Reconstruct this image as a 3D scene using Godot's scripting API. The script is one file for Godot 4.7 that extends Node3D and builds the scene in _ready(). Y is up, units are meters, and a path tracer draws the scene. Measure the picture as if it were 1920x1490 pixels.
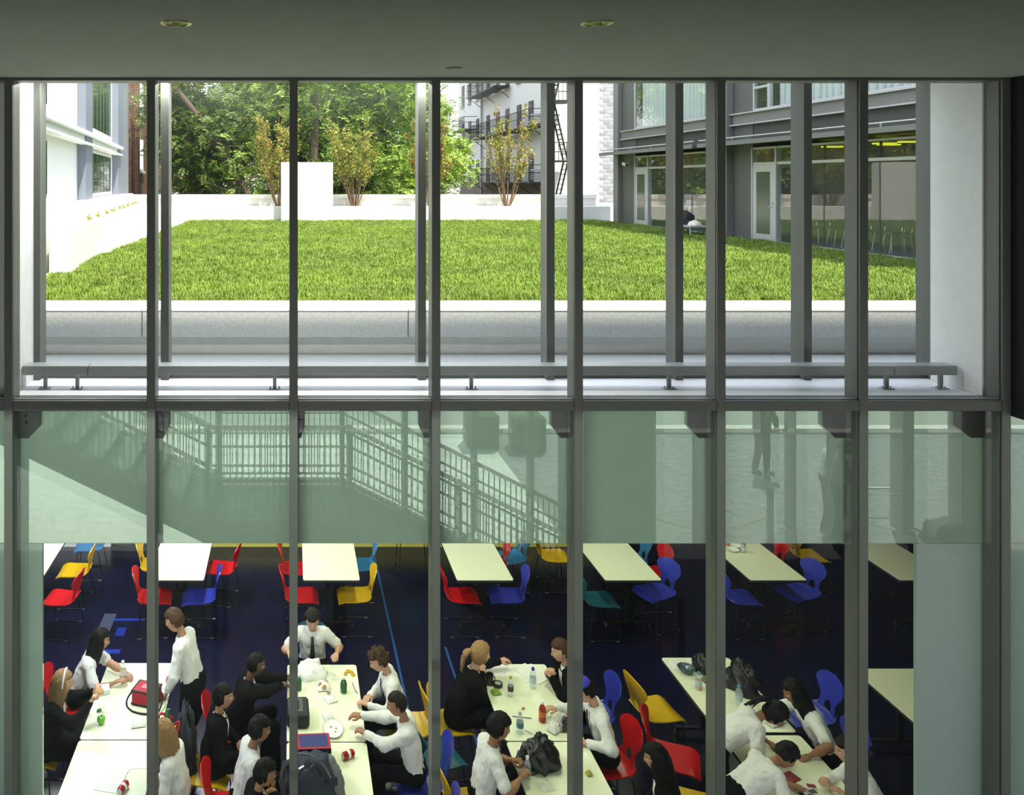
extends Node3D
# A double-height glazed wall between a dark hall and a lawn (above) and a school lunchroom (below).
# World: lunchroom floor at y = 0, the camera stands at x = 0, z = 0 and looks along -z.

const EYE := 6.05

class Geo:
	var v := PackedVector3Array()
	var n := PackedVector3Array()
	var ix := PackedInt32Array()
	var c := PackedColorArray()
	var tint := Color(1, 1, 1)
	var colored := false

	func put(p: Vector3, nn: Vector3) -> void:
		v.append(p)
		n.append(nn)
		if colored:
			c.append(tint)

	# corners run counter-clockwise seen from outside
	func quad(a: Vector3, b: Vector3, cc: Vector3, d: Vector3) -> void:
		var k := v.size()
		var nn := (b - a).cross(d - a)
		if nn.length_squared() < 1e-14:
			nn = (cc - b).cross(d - b)
		nn = nn.normalized()
		for p in [a, b, cc, d]:
			put(p, nn)
		ix.append_array([k, k + 2, k + 1, k, k + 3, k + 2])

	func tri(a: Vector3, b: Vector3, cc: Vector3) -> void:
		var k := v.size()
		var nn := (b - a).cross(cc - a).normalized()
		for p in [a, b, cc]:
			put(p, nn)
		ix.append_array([k, k + 2, k + 1])

	# box with edges cut by bev
	func box(ctr: Vector3, size: Vector3, bev := 0.0, bs := Basis.IDENTITY) -> Geo:
		var h := size * 0.5
		if bev <= 0.0:
			for ax in 3:
				for s in [-1.0, 1.0]:
					var u := Vector3.ZERO
					var w := Vector3.ZERO
					var f := Vector3.ZERO
					f[ax] = s * h[ax]
					u[(ax + 1) % 3] = h[(ax + 1) % 3]
					w[(ax + 2) % 3] = h[(ax + 2) % 3]
					if s < 0:
						var t := u
						u = w
						w = t
					quad(ctr + bs * (f - u - w), ctr + bs * (f + u - w), ctr + bs * (f + u + w), ctr + bs * (f - u + w))
			return self
		bev = minf(bev, minf(h.x, minf(h.y, h.z)) * 0.95)
		var k := v.size()
		for i in 8:
			var sg := Vector3(1.0 if i & 1 else -1.0, 1.0 if i & 2 else -1.0, 1.0 if i & 4 else -1.0)
			for ax in 3:
				var p := sg * (h - Vector3.ONE * bev)
				p[ax] = sg[ax] * h[ax]
				var nn := Vector3.ZERO
				nn[ax] = sg[ax]
				put(ctr + bs * p, bs * nn)
		var o := ctr
		for ax in 3:
			var b := 1 << ((ax + 1) % 3)
			var d := 1 << ((ax + 2) % 3)
			var m := 1 << ax
			for s in 2:
				var base := m * s
				var q := [k + base * 3 + ax, k + (base | b) * 3 + ax, k + (base | b | d) * 3 + ax, k + (base | d) * 3 + ax]
				flat4(q, o)
			for s in 4:
				var e := (b if s & 1 else 0) | (d if s & 2 else 0)
				var a1 := (ax + 1) % 3
				var a2 := (ax + 2) % 3
				flat4([k + e * 3 + a1, k + (e | m) * 3 + a1, k + (e | m) * 3 + a2, k + e * 3 + a2], o)
		for i in 8:
			flat3(k + i * 3, k + i * 3 + 1, k + i * 3 + 2, o)
		return self

	func flat3(a: int, b: int, d: int, o: Vector3) -> void:
		var nn := (v[b] - v[a]).cross(v[d] - v[a])
		if nn.dot(v[a] - o) > 0:
			ix.append_array([a, d, b])
		else:
			ix.append_array([a, b, d])

	func flat4(q: Array, o: Vector3) -> void:
		flat3(q[0], q[1], q[2], o)
		flat3(q[0], q[2], q[3], o)

	func frame_of(d: Vector3) -> Basis:
		var y := d.normalized()
		var x := Vector3.UP.cross(y) if absf(y.y) < 0.95 else Vector3.RIGHT.cross(y)
		x = x.normalized()
		return Basis(x, y, x.cross(y))

	# round bar along points, radius per point
	func tube(pts: Array, radii: Variant, sides := 8, caps := true) -> Geo:
		var k := v.size()
		var m := pts.size()
		for i in m:
			var d: Vector3 = (pts[mini(i + 1, m - 1)] - pts[maxi(i - 1, 0)])
			var f := frame_of(d)
			var r: float = radii[i] if radii is Array else radii
			for s in sides:
				var a := TAU * s / sides
				var nn := f.x * cos(a) + f.z * sin(a)
				put(pts[i] + nn * r, nn)
		for i in m - 1:
			for s in sides:
				var a := k + i * sides + s
				var b := k + i * sides + (s + 1) % sides
				ix.append_array([a, b, a + sides, b, b + sides, a + sides])
		if caps:
			for e in 2:
				var i := 0 if e == 0 else m - 1
				var d2: Vector3 = (pts[0] - pts[1]).normalized() if e == 0 else (pts[m - 1] - pts[m - 2]).normalized()
				var kc := v.size()
				put(pts[i], d2)
				for s in sides:
					put(v[k + i * sides + s], d2)
				for s in sides:
					if e == 0:
						ix.append_array([kc, kc + 1 + (s + 1) % sides, kc + 1 + s])
					else:
						ix.append_array([kc, kc + 1 + s, kc + 1 + (s + 1) % sides])
		return self

	# profile of (radius, height) turned round the y axis, from bottom to top outside
	func lathe(prof: Array, segs := 16, xf := Transform3D.IDENTITY, squash := Vector3.ONE) -> Geo:
		var k := v.size()
		var m := prof.size()
		for i in m:
			var p: Vector2 = prof[i]
			var d: Vector2 = (prof[mini(i + 1, m - 1)] - prof[maxi(i - 1, 0)])
			var nn2 := Vector2(d.y, -d.x).normalized()
			for s in segs:
				var a := TAU * s / segs
				var q := Vector3(cos(a) * p.x, p.y, sin(a) * p.x) * squash
				var nn := Vector3(cos(a) * nn2.x, nn2.y, sin(a) * nn2.x)
				put(xf * q, (xf.basis * nn).normalized())
		for i in m - 1:
			for s in segs:
				var a := k + i * segs + s
				var b := k + i * segs + (s + 1) % segs
				ix.append_array([a, b, a + segs, b, b + segs, a + segs])
		return self

	# outline in the xy plane (counter-clockwise), pushed from z = 0 to z = depth
	func extrude(poly: PackedVector2Array, depth: float, xf := Transform3D.IDENTITY) -> Geo:
		var tr := Geometry2D.triangulate_polygon(poly)
		for i in tr.size() / 3:
			var a := poly[tr[i * 3]]
			var b := poly[tr[i * 3 + 1]]
			var d := poly[tr[i * 3 + 2]]
			if (b - a).cross(d - a) < 0:
				var t := b
				b = d
				d = t
			tri(xf * Vector3(a.x, a.y, depth), xf * Vector3(b.x, b.y, depth), xf * Vector3(d.x, d.y, depth))
			tri(xf * Vector3(a.x, a.y, 0), xf * Vector3(d.x, d.y, 0), xf * Vector3(b.x, b.y, 0))
		for i in poly.size():
			var a := poly[i]
			var b := poly[(i + 1) % poly.size()]
			quad(xf * Vector3(a.x, a.y, 0), xf * Vector3(b.x, b.y, 0), xf * Vector3(b.x, b.y, depth), xf * Vector3(a.x, a.y, depth))
		return self

	# smooth sheet over a grid of points, given thickness along its normals
	func sheet(p: Array, nu: int, nv: int, thick := 0.0) -> Geo:
		var nn: Array = []
		for j in nv:
			for i in nu:
				var du: Vector3 = p[j * nu + mini(i + 1, nu - 1)] - p[j * nu + maxi(i - 1, 0)]
				var dv: Vector3 = p[mini(j + 1, nv - 1) * nu + i] - p[maxi(j - 1, 0) * nu + i]
				nn.append(du.cross(dv).normalized())
		for side in (2 if thick > 0.0 else 1):
			var k := v.size()
			for i in nu * nv:
				put(p[i] + nn[i] * (thick * 0.5 if side == 0 else -thick * 0.5), nn[i] if side == 0 else -nn[i])
			for j in nv - 1:
				for i in nu - 1:
					var a := k + j * nu + i
					if side == 0:
						ix.append_array([a, a + nu, a + 1, a + 1, a + nu, a + nu + 1])
					else:
						ix.append_array([a, a + 1, a + nu, a + 1, a + nu + 1, a + nu])
		if thick > 0.0:
			var rim: Array = []
			for i in nu: rim.append(i)
			for j in range(1, nv): rim.append(j * nu + nu - 1)
			for i in range(nu - 2, -1, -1): rim.append((nv - 1) * nu + i)
			for j in range(nv - 2, 0, -1): rim.append(j * nu)
			for i in rim.size():
				var a: int = rim[i]
				var b: int = rim[(i + 1) % rim.size()]
				quad(p[a] - nn[a] * thick * 0.5, p[b] - nn[b] * thick * 0.5, p[b] + nn[b] * thick * 0.5, p[a] + nn[a] * thick * 0.5)
		return self

	func add(g: Geo, xf := Transform3D.IDENTITY) -> Geo:
		var k := v.size()
		var flip := xf.basis.determinant() < 0.0
		for i in g.v.size():
			put(xf * g.v[i], (xf.basis * g.n[i]).normalized())
			if colored and g.colored:
				c[c.size() - 1] = g.c[i]
		for i in g.ix.size() / 3:
			var a := g.ix[i * 3]
			var b := g.ix[i * 3 + 1]
			var d := g.ix[i * 3 + 2]
			if flip:
				ix.append_array([a + k, d + k, b + k])
			else:
				ix.append_array([a + k, b + k, d + k])
		return self

	func mesh() -> ArrayMesh:
		var arr := []
		arr.resize(Mesh.ARRAY_MAX)
		arr[Mesh.ARRAY_VERTEX] = v
		arr[Mesh.ARRAY_NORMAL] = n
		arr[Mesh.ARRAY_INDEX] = ix
		if colored:
			arr[Mesh.ARRAY_COLOR] = c
		var am := ArrayMesh.new()
		am.add_surface_from_arrays(Mesh.PRIMITIVE_TRIANGLES, arr)
		return am

var M := {}
var taken := {}
var rng := RandomNumberGenerator.new()
var box_meshes := {}

func lin(r: float, g: float, b: float, a := 1.0) -> Color:
	var c := Color(r, g, b).linear_to_srgb()
	c.a = a
	return c

func mat(key: String, r: float, g: float, b: float, rough := 0.6, metal := 0.0, spec := 0.5) -> StandardMaterial3D:
	if not M.has(key):
		var m := StandardMaterial3D.new()
		m.resource_name = key
		m.albedo_color = lin(r, g, b)
		m.roughness = rough
		m.metallic = metal
		m.metallic_specular = spec
		M[key] = m
	return M[key]

# colour that wanders between two tones of the same stuff
func grain(m: StandardMaterial3D, a: Color, b: Color, freq: float, scale: float, oct := 4, seed_ := 1, size := 512) -> StandardMaterial3D:
	var f := FastNoiseLite.new()
	f.noise_type = FastNoiseLite.TYPE_SIMPLEX_SMOOTH
	f.frequency = freq
	f.fractal_octaves = oct
	f.seed = seed_
	var t := NoiseTexture2D.new()
	t.width = size
	t.height = size
	t.seamless = true
	t.noise = f
	var gr := Gradient.new()
	gr.set_color(0, a)
	gr.set_color(1, b)
	t.color_ramp = gr
	m.albedo_color = Color(1, 1, 1)
	m.albedo_texture = t
	m.uv1_triplanar = true
	m.uv1_world_triplanar = true
	m.uv1_scale = Vector3.ONE * scale
	return m

func glassy(key: String, r: float, g: float, b: float, a: float, spec := 0.5) -> StandardMaterial3D:
	if not M.has(key):
		var m := StandardMaterial3D.new()
		m.resource_name = key
		m.transparency = BaseMaterial3D.TRANSPARENCY_ALPHA
		m.albedo_color = lin(r, g, b, a)
		m.roughness = 0.0
		m.metallic_specular = spec
		M[key] = m
	return M[key]

func numbered(called: String) -> String:
	var k: int = taken.get(called, 0)
	taken[called] = k + 1
	return called if k == 0 else "%s_%03d" % [called, k]

func tag(o: Node3D, label: String, category: String, group := "") -> Node3D:
	o.set_meta("label", label)
	o.set_meta("category", category)
	if group != "":
		o.set_meta("group", group)
	return o

func thing(called: String, label: String, category: String, at := Vector3.ZERO, turn := 0.0, group := "") -> Node3D:
	var o := Node3D.new()
	o.name = numbered(called)
	add_child(o)
	o.position = at
	o.rotation.y = turn
	return tag(o, label, category, group)

func struct(called: String, label := "", at := Vector3.ZERO) -> Node3D:
	var o := Node3D.new()
	o.name = called
	add_child(o)
	o.position = at
	o.set_meta("kind", "structure")
	if label != "":
		o.set_meta("label", label)
	return o

func part(called: String, mesh: Mesh, m: Material, parent: Node3D, at := Vector3.ZERO, bs := Basis.IDENTITY) -> MeshInstance3D:
	var o := MeshInstance3D.new()
	o.name = called
	o.mesh = mesh
	o.material_override = m
	parent.add_child(o, true)
	o.transform = Transform3D(bs, at)
	return o

# one-mesh thing
func solo(called: String, mesh: Mesh, m: Material, label: String, category: String, at := Vector3.ZERO, turn := 0.0, group := "") -> MeshInstance3D:
	var o := MeshInstance3D.new()
	o.name = numbered(called)
	o.mesh = mesh
	o.material_override = m
	add_child(o)
	o.position = at
	o.rotation.y = turn
	tag(o, label, category, group)
	return o

func bm(size: Vector3, bev := 0.004) -> ArrayMesh:
	var key := "%.4f,%.4f,%.4f,%.4f" % [size.x, size.y, size.z, bev]
	if not box_meshes.has(key):
		box_meshes[key] = Geo.new().box(Vector3.ZERO, size, bev).mesh()
	return box_meshes[key]

# box part from corner to corner
func slab(called: String, lo: Vector3, hi: Vector3, m: Material, parent: Node3D, bev := 0.004) -> MeshInstance3D:
	return part(called, bm((hi - lo).abs(), bev), m, parent, (lo + hi) * 0.5)

func dup(root: Node3D, called: String, label: String, at: Vector3, turn: float, group := "") -> Node3D:
	var r: Node3D = root.duplicate()
	r.name = numbered(called)
	add_child(r)
	r.position = at
	r.rotation = Vector3(0, turn, 0)
	r.set_meta("label", label)
	if group != "":
		r.set_meta("group", group)
	return r

func V(x: float, y: float, z: float) -> Vector3:
	return Vector3(x, y, z)

func _ready() -> void:
	rng.seed = 7
	# camera: shift lens, level, its axis passes left of and above the middle of the picture
	var cam := Camera3D.new()
	cam.name = "camera"
	cam.projection = Camera3D.PROJECTION_FRUSTUM
	cam.near = 0.1
	cam.far = 400.0
	cam.size = 0.1 * 1490.0 / 1500.0
	cam.frustum_offset = Vector2(0.1 * 413.0 / 1500.0, -0.1 * 405.0 / 1500.0)
	cam.position = V(0, EYE, 0)
	add_child(cam)
	cam.current = true
	# sky: bright white summer haze
	var sky_m := ProceduralSkyMaterial.new()
	sky_m.sky_top_color = Color(0.88, 0.93, 1.0)
	sky_m.sky_horizon_color = Color(1.0, 0.99, 0.97)
	sky_m.ground_horizon_color = Color(0.8, 0.78, 0.74)
	sky_m.ground_bottom_color = Color(0.5, 0.48, 0.45)
	var sky := Sky.new()
	sky.sky_material = sky_m
	var env := Environment.new()
	env.background_mode = Environment.BG_SKY
	env.sky = sky
	env.background_energy_multiplier = SKY_ENERGY
	env.tonemap_mode = Environment.TONE_MAPPER_LINEAR
	env.tonemap_exposure = EXPOSURE
	env.sdfgi_enabled = true
	env.ssao_enabled = true
	env.ssil_enabled = true
	var we := WorldEnvironment.new()
	we.name = "world_environment"
	we.environment = env
	add_child(we)
	# sun: high, behind the hall and to the right
	var sun := DirectionalLight3D.new()
	sun.name = "sun"
	sun.light_color = Color(1.0, 0.96, 0.88)
	sun.light_energy = SUN_ENERGY
	sun.light_angular_distance = 1.2
	sun.shadow_enabled = true
	add_child(sun)
	var el := deg_to_rad(60.0)
	var az := deg_to_rad(30.0)
	sun.look_at_from_position(V(sin(az) * cos(el), sin(el), cos(az) * cos(el)) * 60.0, Vector3.ZERO)
	materials()
	build_hall()
	build_front_glazing()
	build_alcove()
	build_lunchroom_shell()
	build_terrace()
	build_left_building()
	build_brick_building()
	build_tenement()
	build_right_building()
	build_plants()
	build_tables()
	build_chairs()
	build_people()
	build_table_things()
	build_behind()

const SKY_ENERGY := 2.3
const EXPOSURE := 1.0
const SUN_ENERGY := 2.9

func materials() -> void:
	mat("frame", 0.14, 0.148, 0.134, 0.45, 0.2)
	mat("gasket", 0.008, 0.008, 0.008, 0.7)
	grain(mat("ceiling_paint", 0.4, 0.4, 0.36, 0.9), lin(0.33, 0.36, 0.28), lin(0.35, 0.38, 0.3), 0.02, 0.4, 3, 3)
	grain(mat("white_paint", 0.8, 0.8, 0.8, 0.8), lin(0.74, 0.76, 0.74), lin(0.8, 0.82, 0.8), 0.02, 0.7, 4, 4)
	grain(mat("alcove_floor", 0.8, 0.8, 0.8, 0.45), lin(0.8, 0.81, 0.82), lin(0.88, 0.89, 0.9), 0.03, 1.0, 4, 5)
	mat("bench_metal", 0.3, 0.33, 0.32, 0.3)
	mat("dark_bracket", 0.03, 0.03, 0.03, 0.5, 0.3)
	mat("steel", 0.5, 0.52, 0.52, 0.3, 0.9)
	mat("chrome", 0.8, 0.8, 0.8, 0.12, 1.0)
	glassy("pane", 0.72, 0.86, 0.76, 0.006, 0.12)
	glassy("lower_pane", 0.6, 0.75, 0.66, 0.002, 0.3)
	glassy("far_pane", 0.3, 0.35, 0.3, 0.08, 0.6)
	mat("spandrel", 0.36, 0.47, 0.385, 0.0, 0.3)
	mat("jamb_paint", 0.32, 0.39, 0.365, 0.5)
	# lunchroom
	var fl := grain(mat("blue_floor", 0.012, 0.013, 0.05, 0.22), lin(0.0022, 0.0026, 0.015), lin(0.0036, 0.004, 0.026), 0.008, 0.22, 3, 6)
	fl.roughness = 0.25
	mat("dark_wall", 0.02, 0.02, 0.022, 0.8)
	mat("yellow_wall", 0.6, 0.55, 0.12, 0.6)
	mat("laminate", 0.8, 0.84, 0.62, 0.35)
	mat("table_edge", 0.03, 0.03, 0.03, 0.5)
	mat("black_metal", 0.012, 0.012, 0.013, 0.35, 0.3)
	mat("rubber", 0.01, 0.01, 0.01, 0.8)
	mat("chair_red", 0.55, 0.008, 0.012, 0.32)
	mat("chair_yellow", 0.68, 0.42, 0.006, 0.34)
	mat("chair_blue", 0.03, 0.045, 0.42, 0.32)
	mat("chair_sky", 0.03, 0.2, 0.42, 0.32)
	mat("chair_teal", 0.01, 0.09, 0.12, 0.36)
	# outside
	var cc := grain(mat("concrete", 0.5, 0.5, 0.48, 0.85), lin(0.46, 0.48, 0.46), lin(0.62, 0.64, 0.61), 0.04, 0.9, 5, 8)
	cc.roughness = 0.9
	grain(mat("concrete_pale", 0.8, 0.8, 0.8, 0.9), lin(0.72, 0.72, 0.69), lin(0.8, 0.8, 0.77), 0.02, 0.6, 4, 9)
	grain(mat("soil", 0.1, 0.1, 0.1, 1.0), lin(0.05, 0.09, 0.016), lin(0.1, 0.16, 0.03), 0.03, 0.5, 4, 10)
	grain(mat("stucco", 0.8, 0.8, 0.8, 0.9), lin(0.78, 0.77, 0.72), lin(0.84, 0.83, 0.79), 0.03, 0.4, 4, 11)
	mat("panel_grey", 0.115, 0.115, 0.112, 0.5, 0.15)
	mat("panel_dark", 0.07, 0.07, 0.068, 0.5, 0.15)
	mat("channel_grey", 0.2, 0.2, 0.19, 0.5, 0.2)
	mat("aluminium", 0.55, 0.56, 0.57, 0.4, 0.4)
	mat("curtain", 0.74, 0.82, 0.82, 0.9)
	mat("interior_dark", 0.025, 0.03, 0.025, 0.8)
	mat("interior_floor", 0.1, 0.12, 0.16, 0.4)
	mat("iron", 0.012, 0.013, 0.014, 0.6, 0.2)
	mat("bark", 0.09, 0.065, 0.045, 0.95)
	mat("birch_bark", 0.19, 0.12, 0.07, 0.9)

func build_hall() -> void:
	# dark double-height hall in front of the glazing, its ceiling in view
	var c := struct("ceiling", "smooth painted hall ceiling above the window wall")
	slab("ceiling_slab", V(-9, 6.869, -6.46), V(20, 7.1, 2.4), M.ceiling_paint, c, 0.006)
	var rf := struct("roof", "upper storey of the hall above the ceiling")
	slab("upper_storey", V(-12, 7.12, -7.22), V(20, 10.5, 2.4), M.panel_dark, rf, 0.01)
	var fl := struct("floor_002", "hall floor below the camera")
	slab("floor_slab", V(-9, -0.2, -6.3), V(20, 0.0, 0.4), mat("hall_stone", 0.12, 0.13, 0.12, 0.5), fl)
	var wl := struct("wall_left_001")
	slab("wall_panel", V(-9.2, 0, -6.46), V(-9, 7.1, 2.2), M.dark_wall, wl)
	var wr := struct("wall_right_001", "dark wall at the right end of the window wall")
	slab("wall_panel", V(5.67, 4.2, -6.5), V(20, 6.87, -6.2), M.dark_wall, wr)
	slab("wall_panel", V(20, 0, -6.46), V(20.2, 7.1, 2.2), M.dark_wall, wr)
	var wb := struct("wall_back_001", "upper wall behind the camera")
	slab("wall_panel", V(-9, 4.4, 2.0), V(20, 6.87, 2.2), M.dark_wall, wb)
	var bal := struct("floor_003", "balcony slab under the camera")
	slab("balcony_slab", V(-9, 4.14, -2.0), V(20, 4.4, 2.2), M.hall_stone, bal)
	# strip lamps under the balcony that wash the lower part of the glazed wall
	for q in HALL_LAMPS:
		var lt := thing("strip_lamp", q[3], "strip lamp", V(q[0], 4.14, 0.0), 0.0, "strip lamps under the balcony")
		part("lamp_housing", bm(V(q[1] + 0.06, 0.07, 0.06), 0.004), M.aluminium, lt, V(0, -0.036, 0.04))
		var se := mat("strip_lamp_glow", 0.9, 0.9, 0.85, 0.5)
		se.emission_enabled = true
		se.emission = Color(0.96, 1.0, 0.92)
		se.emission_energy_multiplier = 2.0
		part("lamp_tube", bm(V(q[1], 0.046, 0.008), 0.002), se, lt, V(0, -0.032, 0.004))
		var hl := AreaLight3D.new()
		hl.name = "lamp"
		hl.area_size = Vector2(q[1], 0.05)
		hl.light_energy = q[2]
		hl.light_color = Color(0.94, 1.0, 0.93)
		hl.shadow_enabled = true
		hl.area_range = 30.0
		hl.area_attenuation = 2.0
		lt.add_child(hl)
		hl.position = V(0, -0.032, -0.006)
	# recessed downlights, unlit
	var spots := [V(-0.597, 6.869, -4.14), V(1.58, 6.869, -4.14)]
	var names := ["unlit round recessed downlight in ceiling above the second window bay", "unlit round recessed downlight in ceiling above the fifth window bay"]
	for i in 2:
		var t := thing("recessed_downlight", names[i], "downlight", spots[i], 0.0, "recessed ceiling downlights")
		part("trim_ring", Geo.new().lathe([Vector2(0.062, 0.001), Vector2(0.064, -0.006), Vector2(0.07, -0.008), Vector2(0.079, -0.006), Vector2(0.081, 0.0)], 32).mesh(), mat("brass_trim", 0.45, 0.42, 0.2, 0.25, 0.9), t)
		part("reflector", Geo.new().lathe([Vector2(0.0, -0.0012), Vector2(0.04, -0.0014), Vector2(0.062, -0.003)], 24).mesh(), mat("reflector_dark", 0.05, 0.05, 0.03, 0.15, 0.8), t)
		for k in 3:
			part("lamp_tube", Geo.new().lathe([Vector2(0.0, -0.016), Vector2(0.005, -0.013), Vector2(0.006, -0.003)], 8).mesh(), mat("lamp_glass", 0.6, 0.45, 0.3, 0.2), t, V(-0.014 + 0.014 * k, 0, 0.012))
	var s := thing("ceiling_sensor", "small flat round disc fitting in ceiling near the window head", "sensor", V(1.17, 6.869, -5.77))
	part("cover_disc", Geo.new().lathe([Vector2(0.0, -0.012), Vector2(0.045, -0.012), Vector2(0.052, -0.008), Vector2(0.054, 0.0)], 24).mesh(), mat("sensor_green", 0.16, 0.26, 0.12, 0.5), s)
	part("gap_ring", Geo.new().lathe([Vector2(0.054, -0.001), Vector2(0.058, -0.003), Vector2(0.06, 0.0)], 24).mesh(), M.gasket, s)

func mull_x(i: int) -> float:
	return -2.2325 + 1.1235 * i

func build_front_glazing() -> void:
	var w := struct("window_1", "tall front glazed wall of dark grey mullions")
	var z0 := -6.3
	# mullion: cap, shadow gap, deep fin
	var cap := bm(V(0.067, 6.87, 0.02), 0.003)
	var gap := bm(V(0.05, 6.87, 0.014), 0.0)
	var fin := bm(V(0.062, 6.87, 0.15), 0.004)
	for i in range(-1, 9):
		var mu := part("mullion", fin, M.frame, w, V(mull_x(i), 3.435, z0 - 0.109))
		part("cap", cap, M.frame, mu, V(0, 0, 0.099))
		part("shadow_gap", gap, M.gasket, mu, V(0, 0, 0.082))
	for i in range(-1, 8):
		var xa := mull_x(i) + 0.0335
		var xb := mull_x(i + 1) - 0.0335
		var tr := slab("transom", V(xa, 4.24, z0 - 0.18), V(xb, 4.32, z0 - 0.004), M.frame, w, 0.004)
		slab("head_rail", V(xa, 6.845, z0 - 0.18), V(xb, 6.869, z0 - 0.01), M.frame, w, 0.003)
		slab("bead", V(xa, 4.32, z0 - 0.06), V(xb, 4.327, z0 - 0.045), M.aluminium, w, 0.001)
		if i < 7:
			slab("upper_pane", V(xa + 0.003, 4.32, z0 - 0.056), V(xb - 0.003, 6.846, z0 - 0.050), M.pane, w, 0.0)
		slab("lower_pane", V(xa + 0.003, 0.0, z0 - 0.056), V(xb - 0.003, 4.24, z0 - 0.050), M.lower_pane, w, 0.0)
		slab("base_rail", V(xa, 0.0, z0 - 0.18), V(xb, 0.08, z0 - 0.004), M.frame, w, 0.004)
	# dark cut-corner plates that hang the fins, right of bays
	for i in range(0, 8):
		var g := Geo.new()
		var s := 1.0 if i == 0 else -1.0
		var xm := mull_x(i)
		var wd: float = [0.17, 0.09, 0.06, 0.08, 0.13, 0.15, 0.18, 0.24][i]
		if i == 1 or i == 2: s = 1.0
		var poly := PackedVector2Array([Vector2(0, 0), Vector2(0, -0.26), Vector2(wd * 0.45, -0.26), Vector2(wd, -0.16), Vector2(wd, 0)])
		g.extrude(poly, 0.012)
		var pl := part("fin_bracket", g.mesh(), M.dark_bracket, w, V(xm + s * 0.031, 4.238, z0 - 0.165), Basis(V(s, 0, 0), Vector3.UP, V(0, 0, s)))
		var bo := Geo.new().lathe([Vector2(0.0, 0.012), Vector2(0.008, 0.012), Vector2(0.011, 0.006), Vector2(0.011, 0.0)], 10).mesh()
		for k in 2:
			part("bolt", bo, M.black_metal, pl, V(wd * 0.35, -0.08 - 0.05 * k, 0.012 if s > 0 else 0.0), Basis(Vector3.RIGHT, PI / 2))

func build_alcove() -> void:
	var f := struct("floor_001", "pale floor of the window alcove")
	slab("alcove_floor_slab", V(-2.3, 4.245, -7.2), V(5.67, 4.315, -6.47), M.alcove_floor, f, 0.004)
	var cl := struct("ceiling_001")
	slab("alcove_ceiling", V(-2.4, 7.0, -7.2), V(5.75, 7.1, -6.46), M.white_paint, cl)
	var l := struct("wall_left", "white left cheek wall of the window alcove")
	slab("wall_panel", V(-2.4, 4.245, -7.2), V(-2.255, 7.0, -6.47), M.white_paint, l)
	var r := struct("wall_right", "white right cheek wall of the window alcove")
	slab("wall_panel", V(5.585, 4.316, -7.0), V(5.75, 7.0, -6.47), M.white_paint, r)
	# strip lamp hidden in the alcove head
	var cv := thing("alcove_strip_lamp", "lit strip lamp hidden in the head of the window alcove", "strip lamp", V(-0.2, 7.0, -6.93))
	part("lamp_housing", bm(V(3.86, 0.03, 0.06), 0.003), M.aluminium, cv, V(0, -0.016, 0))
	part("lamp_tube", bm(V(3.8, 0.012, 0.04), 0.002), M.strip_lamp_glow, cv, V(0, -0.036, 0))
	var al := AreaLight3D.new()
	al.name = "lamp"
	al.area_size = Vector2(3.8, 0.04)
	al.light_energy = 10.0
	al.light_color = Color(1.0, 0.99, 0.96)
	al.shadow_enabled = true
	al.area_range = 20.0
	al.area_attenuation = 2.0
	cv.add_child(al)
	al.position = V(0, -0.05, 0)
	al.rotation = Vector3(-PI / 2, 0, 0)
	# outer window behind the bench
	var w := struct("window_2", "outer window of the alcove towards the lawn")
	for i in 8:
		var x := mull_x(i)
		var mu := slab("mullion", V(x - 0.036, 4.316, -7.15), V(x + 0.036, 7.0, -6.985), M.frame, w, 0.004)
		part("cap", bm(V(0.05, 2.66, 0.05), 0.004), M.frame, mu, V(0, 0, -0.1))
		if i < 7:
			var xa := x + 0.036
			var xb := mull_x(i + 1) - 0.036
			slab("sill_rail", V(xa, 4.316, -7.15), V(xb, 4.352, -7.06), M.frame, w, 0.004)
			slab("head_rail", V(xa, 6.955, -7.15), V(xb, 7.0, -7.03), M.frame, w, 0.004)
			slab("pane", V(xa + 0.002, 4.35, -7.112), V(xb - 0.002, 6.957, -7.106), M.pane, w, 0.0)
	# low metal rail unit that runs the length of the alcove
	var b := thing("bench_rail", "long low grey metal bench rail on short posts along the alcove window", "bench", V(1.67, 4.315, -6.73))
	var xs := [-2.245, -1.7, 5.02, 5.55]
	for i in 3:
		part("rail_segment", bm(V(xs[i + 1] - xs[i] - 0.004, 0.078, 0.14), 0.006), M.bench_metal, b, V((xs[i] + xs[i + 1]) * 0.5 - 1.67, 0.16, 0))
	for x in [-2.065, -1.797, -0.143, 1.505, 3.163, 4.986, 5.44]:
		var lg := part("post", Geo.new().box(V(0, 0.065, 0), V(0.03, 0.115, 0.03), 0.003).mesh(), M.bench_metal, b, V(x - 1.67, 0, 0.02))
		part("foot_plate", bm(V(0.1, 0.008, 0.07), 0.002), M.steel, lg, V(0, 0.004, 0))
		for s in [-1, 1]:
			part("bolt", Geo.new().lathe([Vector2(0.0, 0.018), Vector2(0.007, 0.017), Vector2(0.008, 0.008)], 8).mesh(), M.steel, lg, V(s * 0.036, 0, 0))

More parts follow.
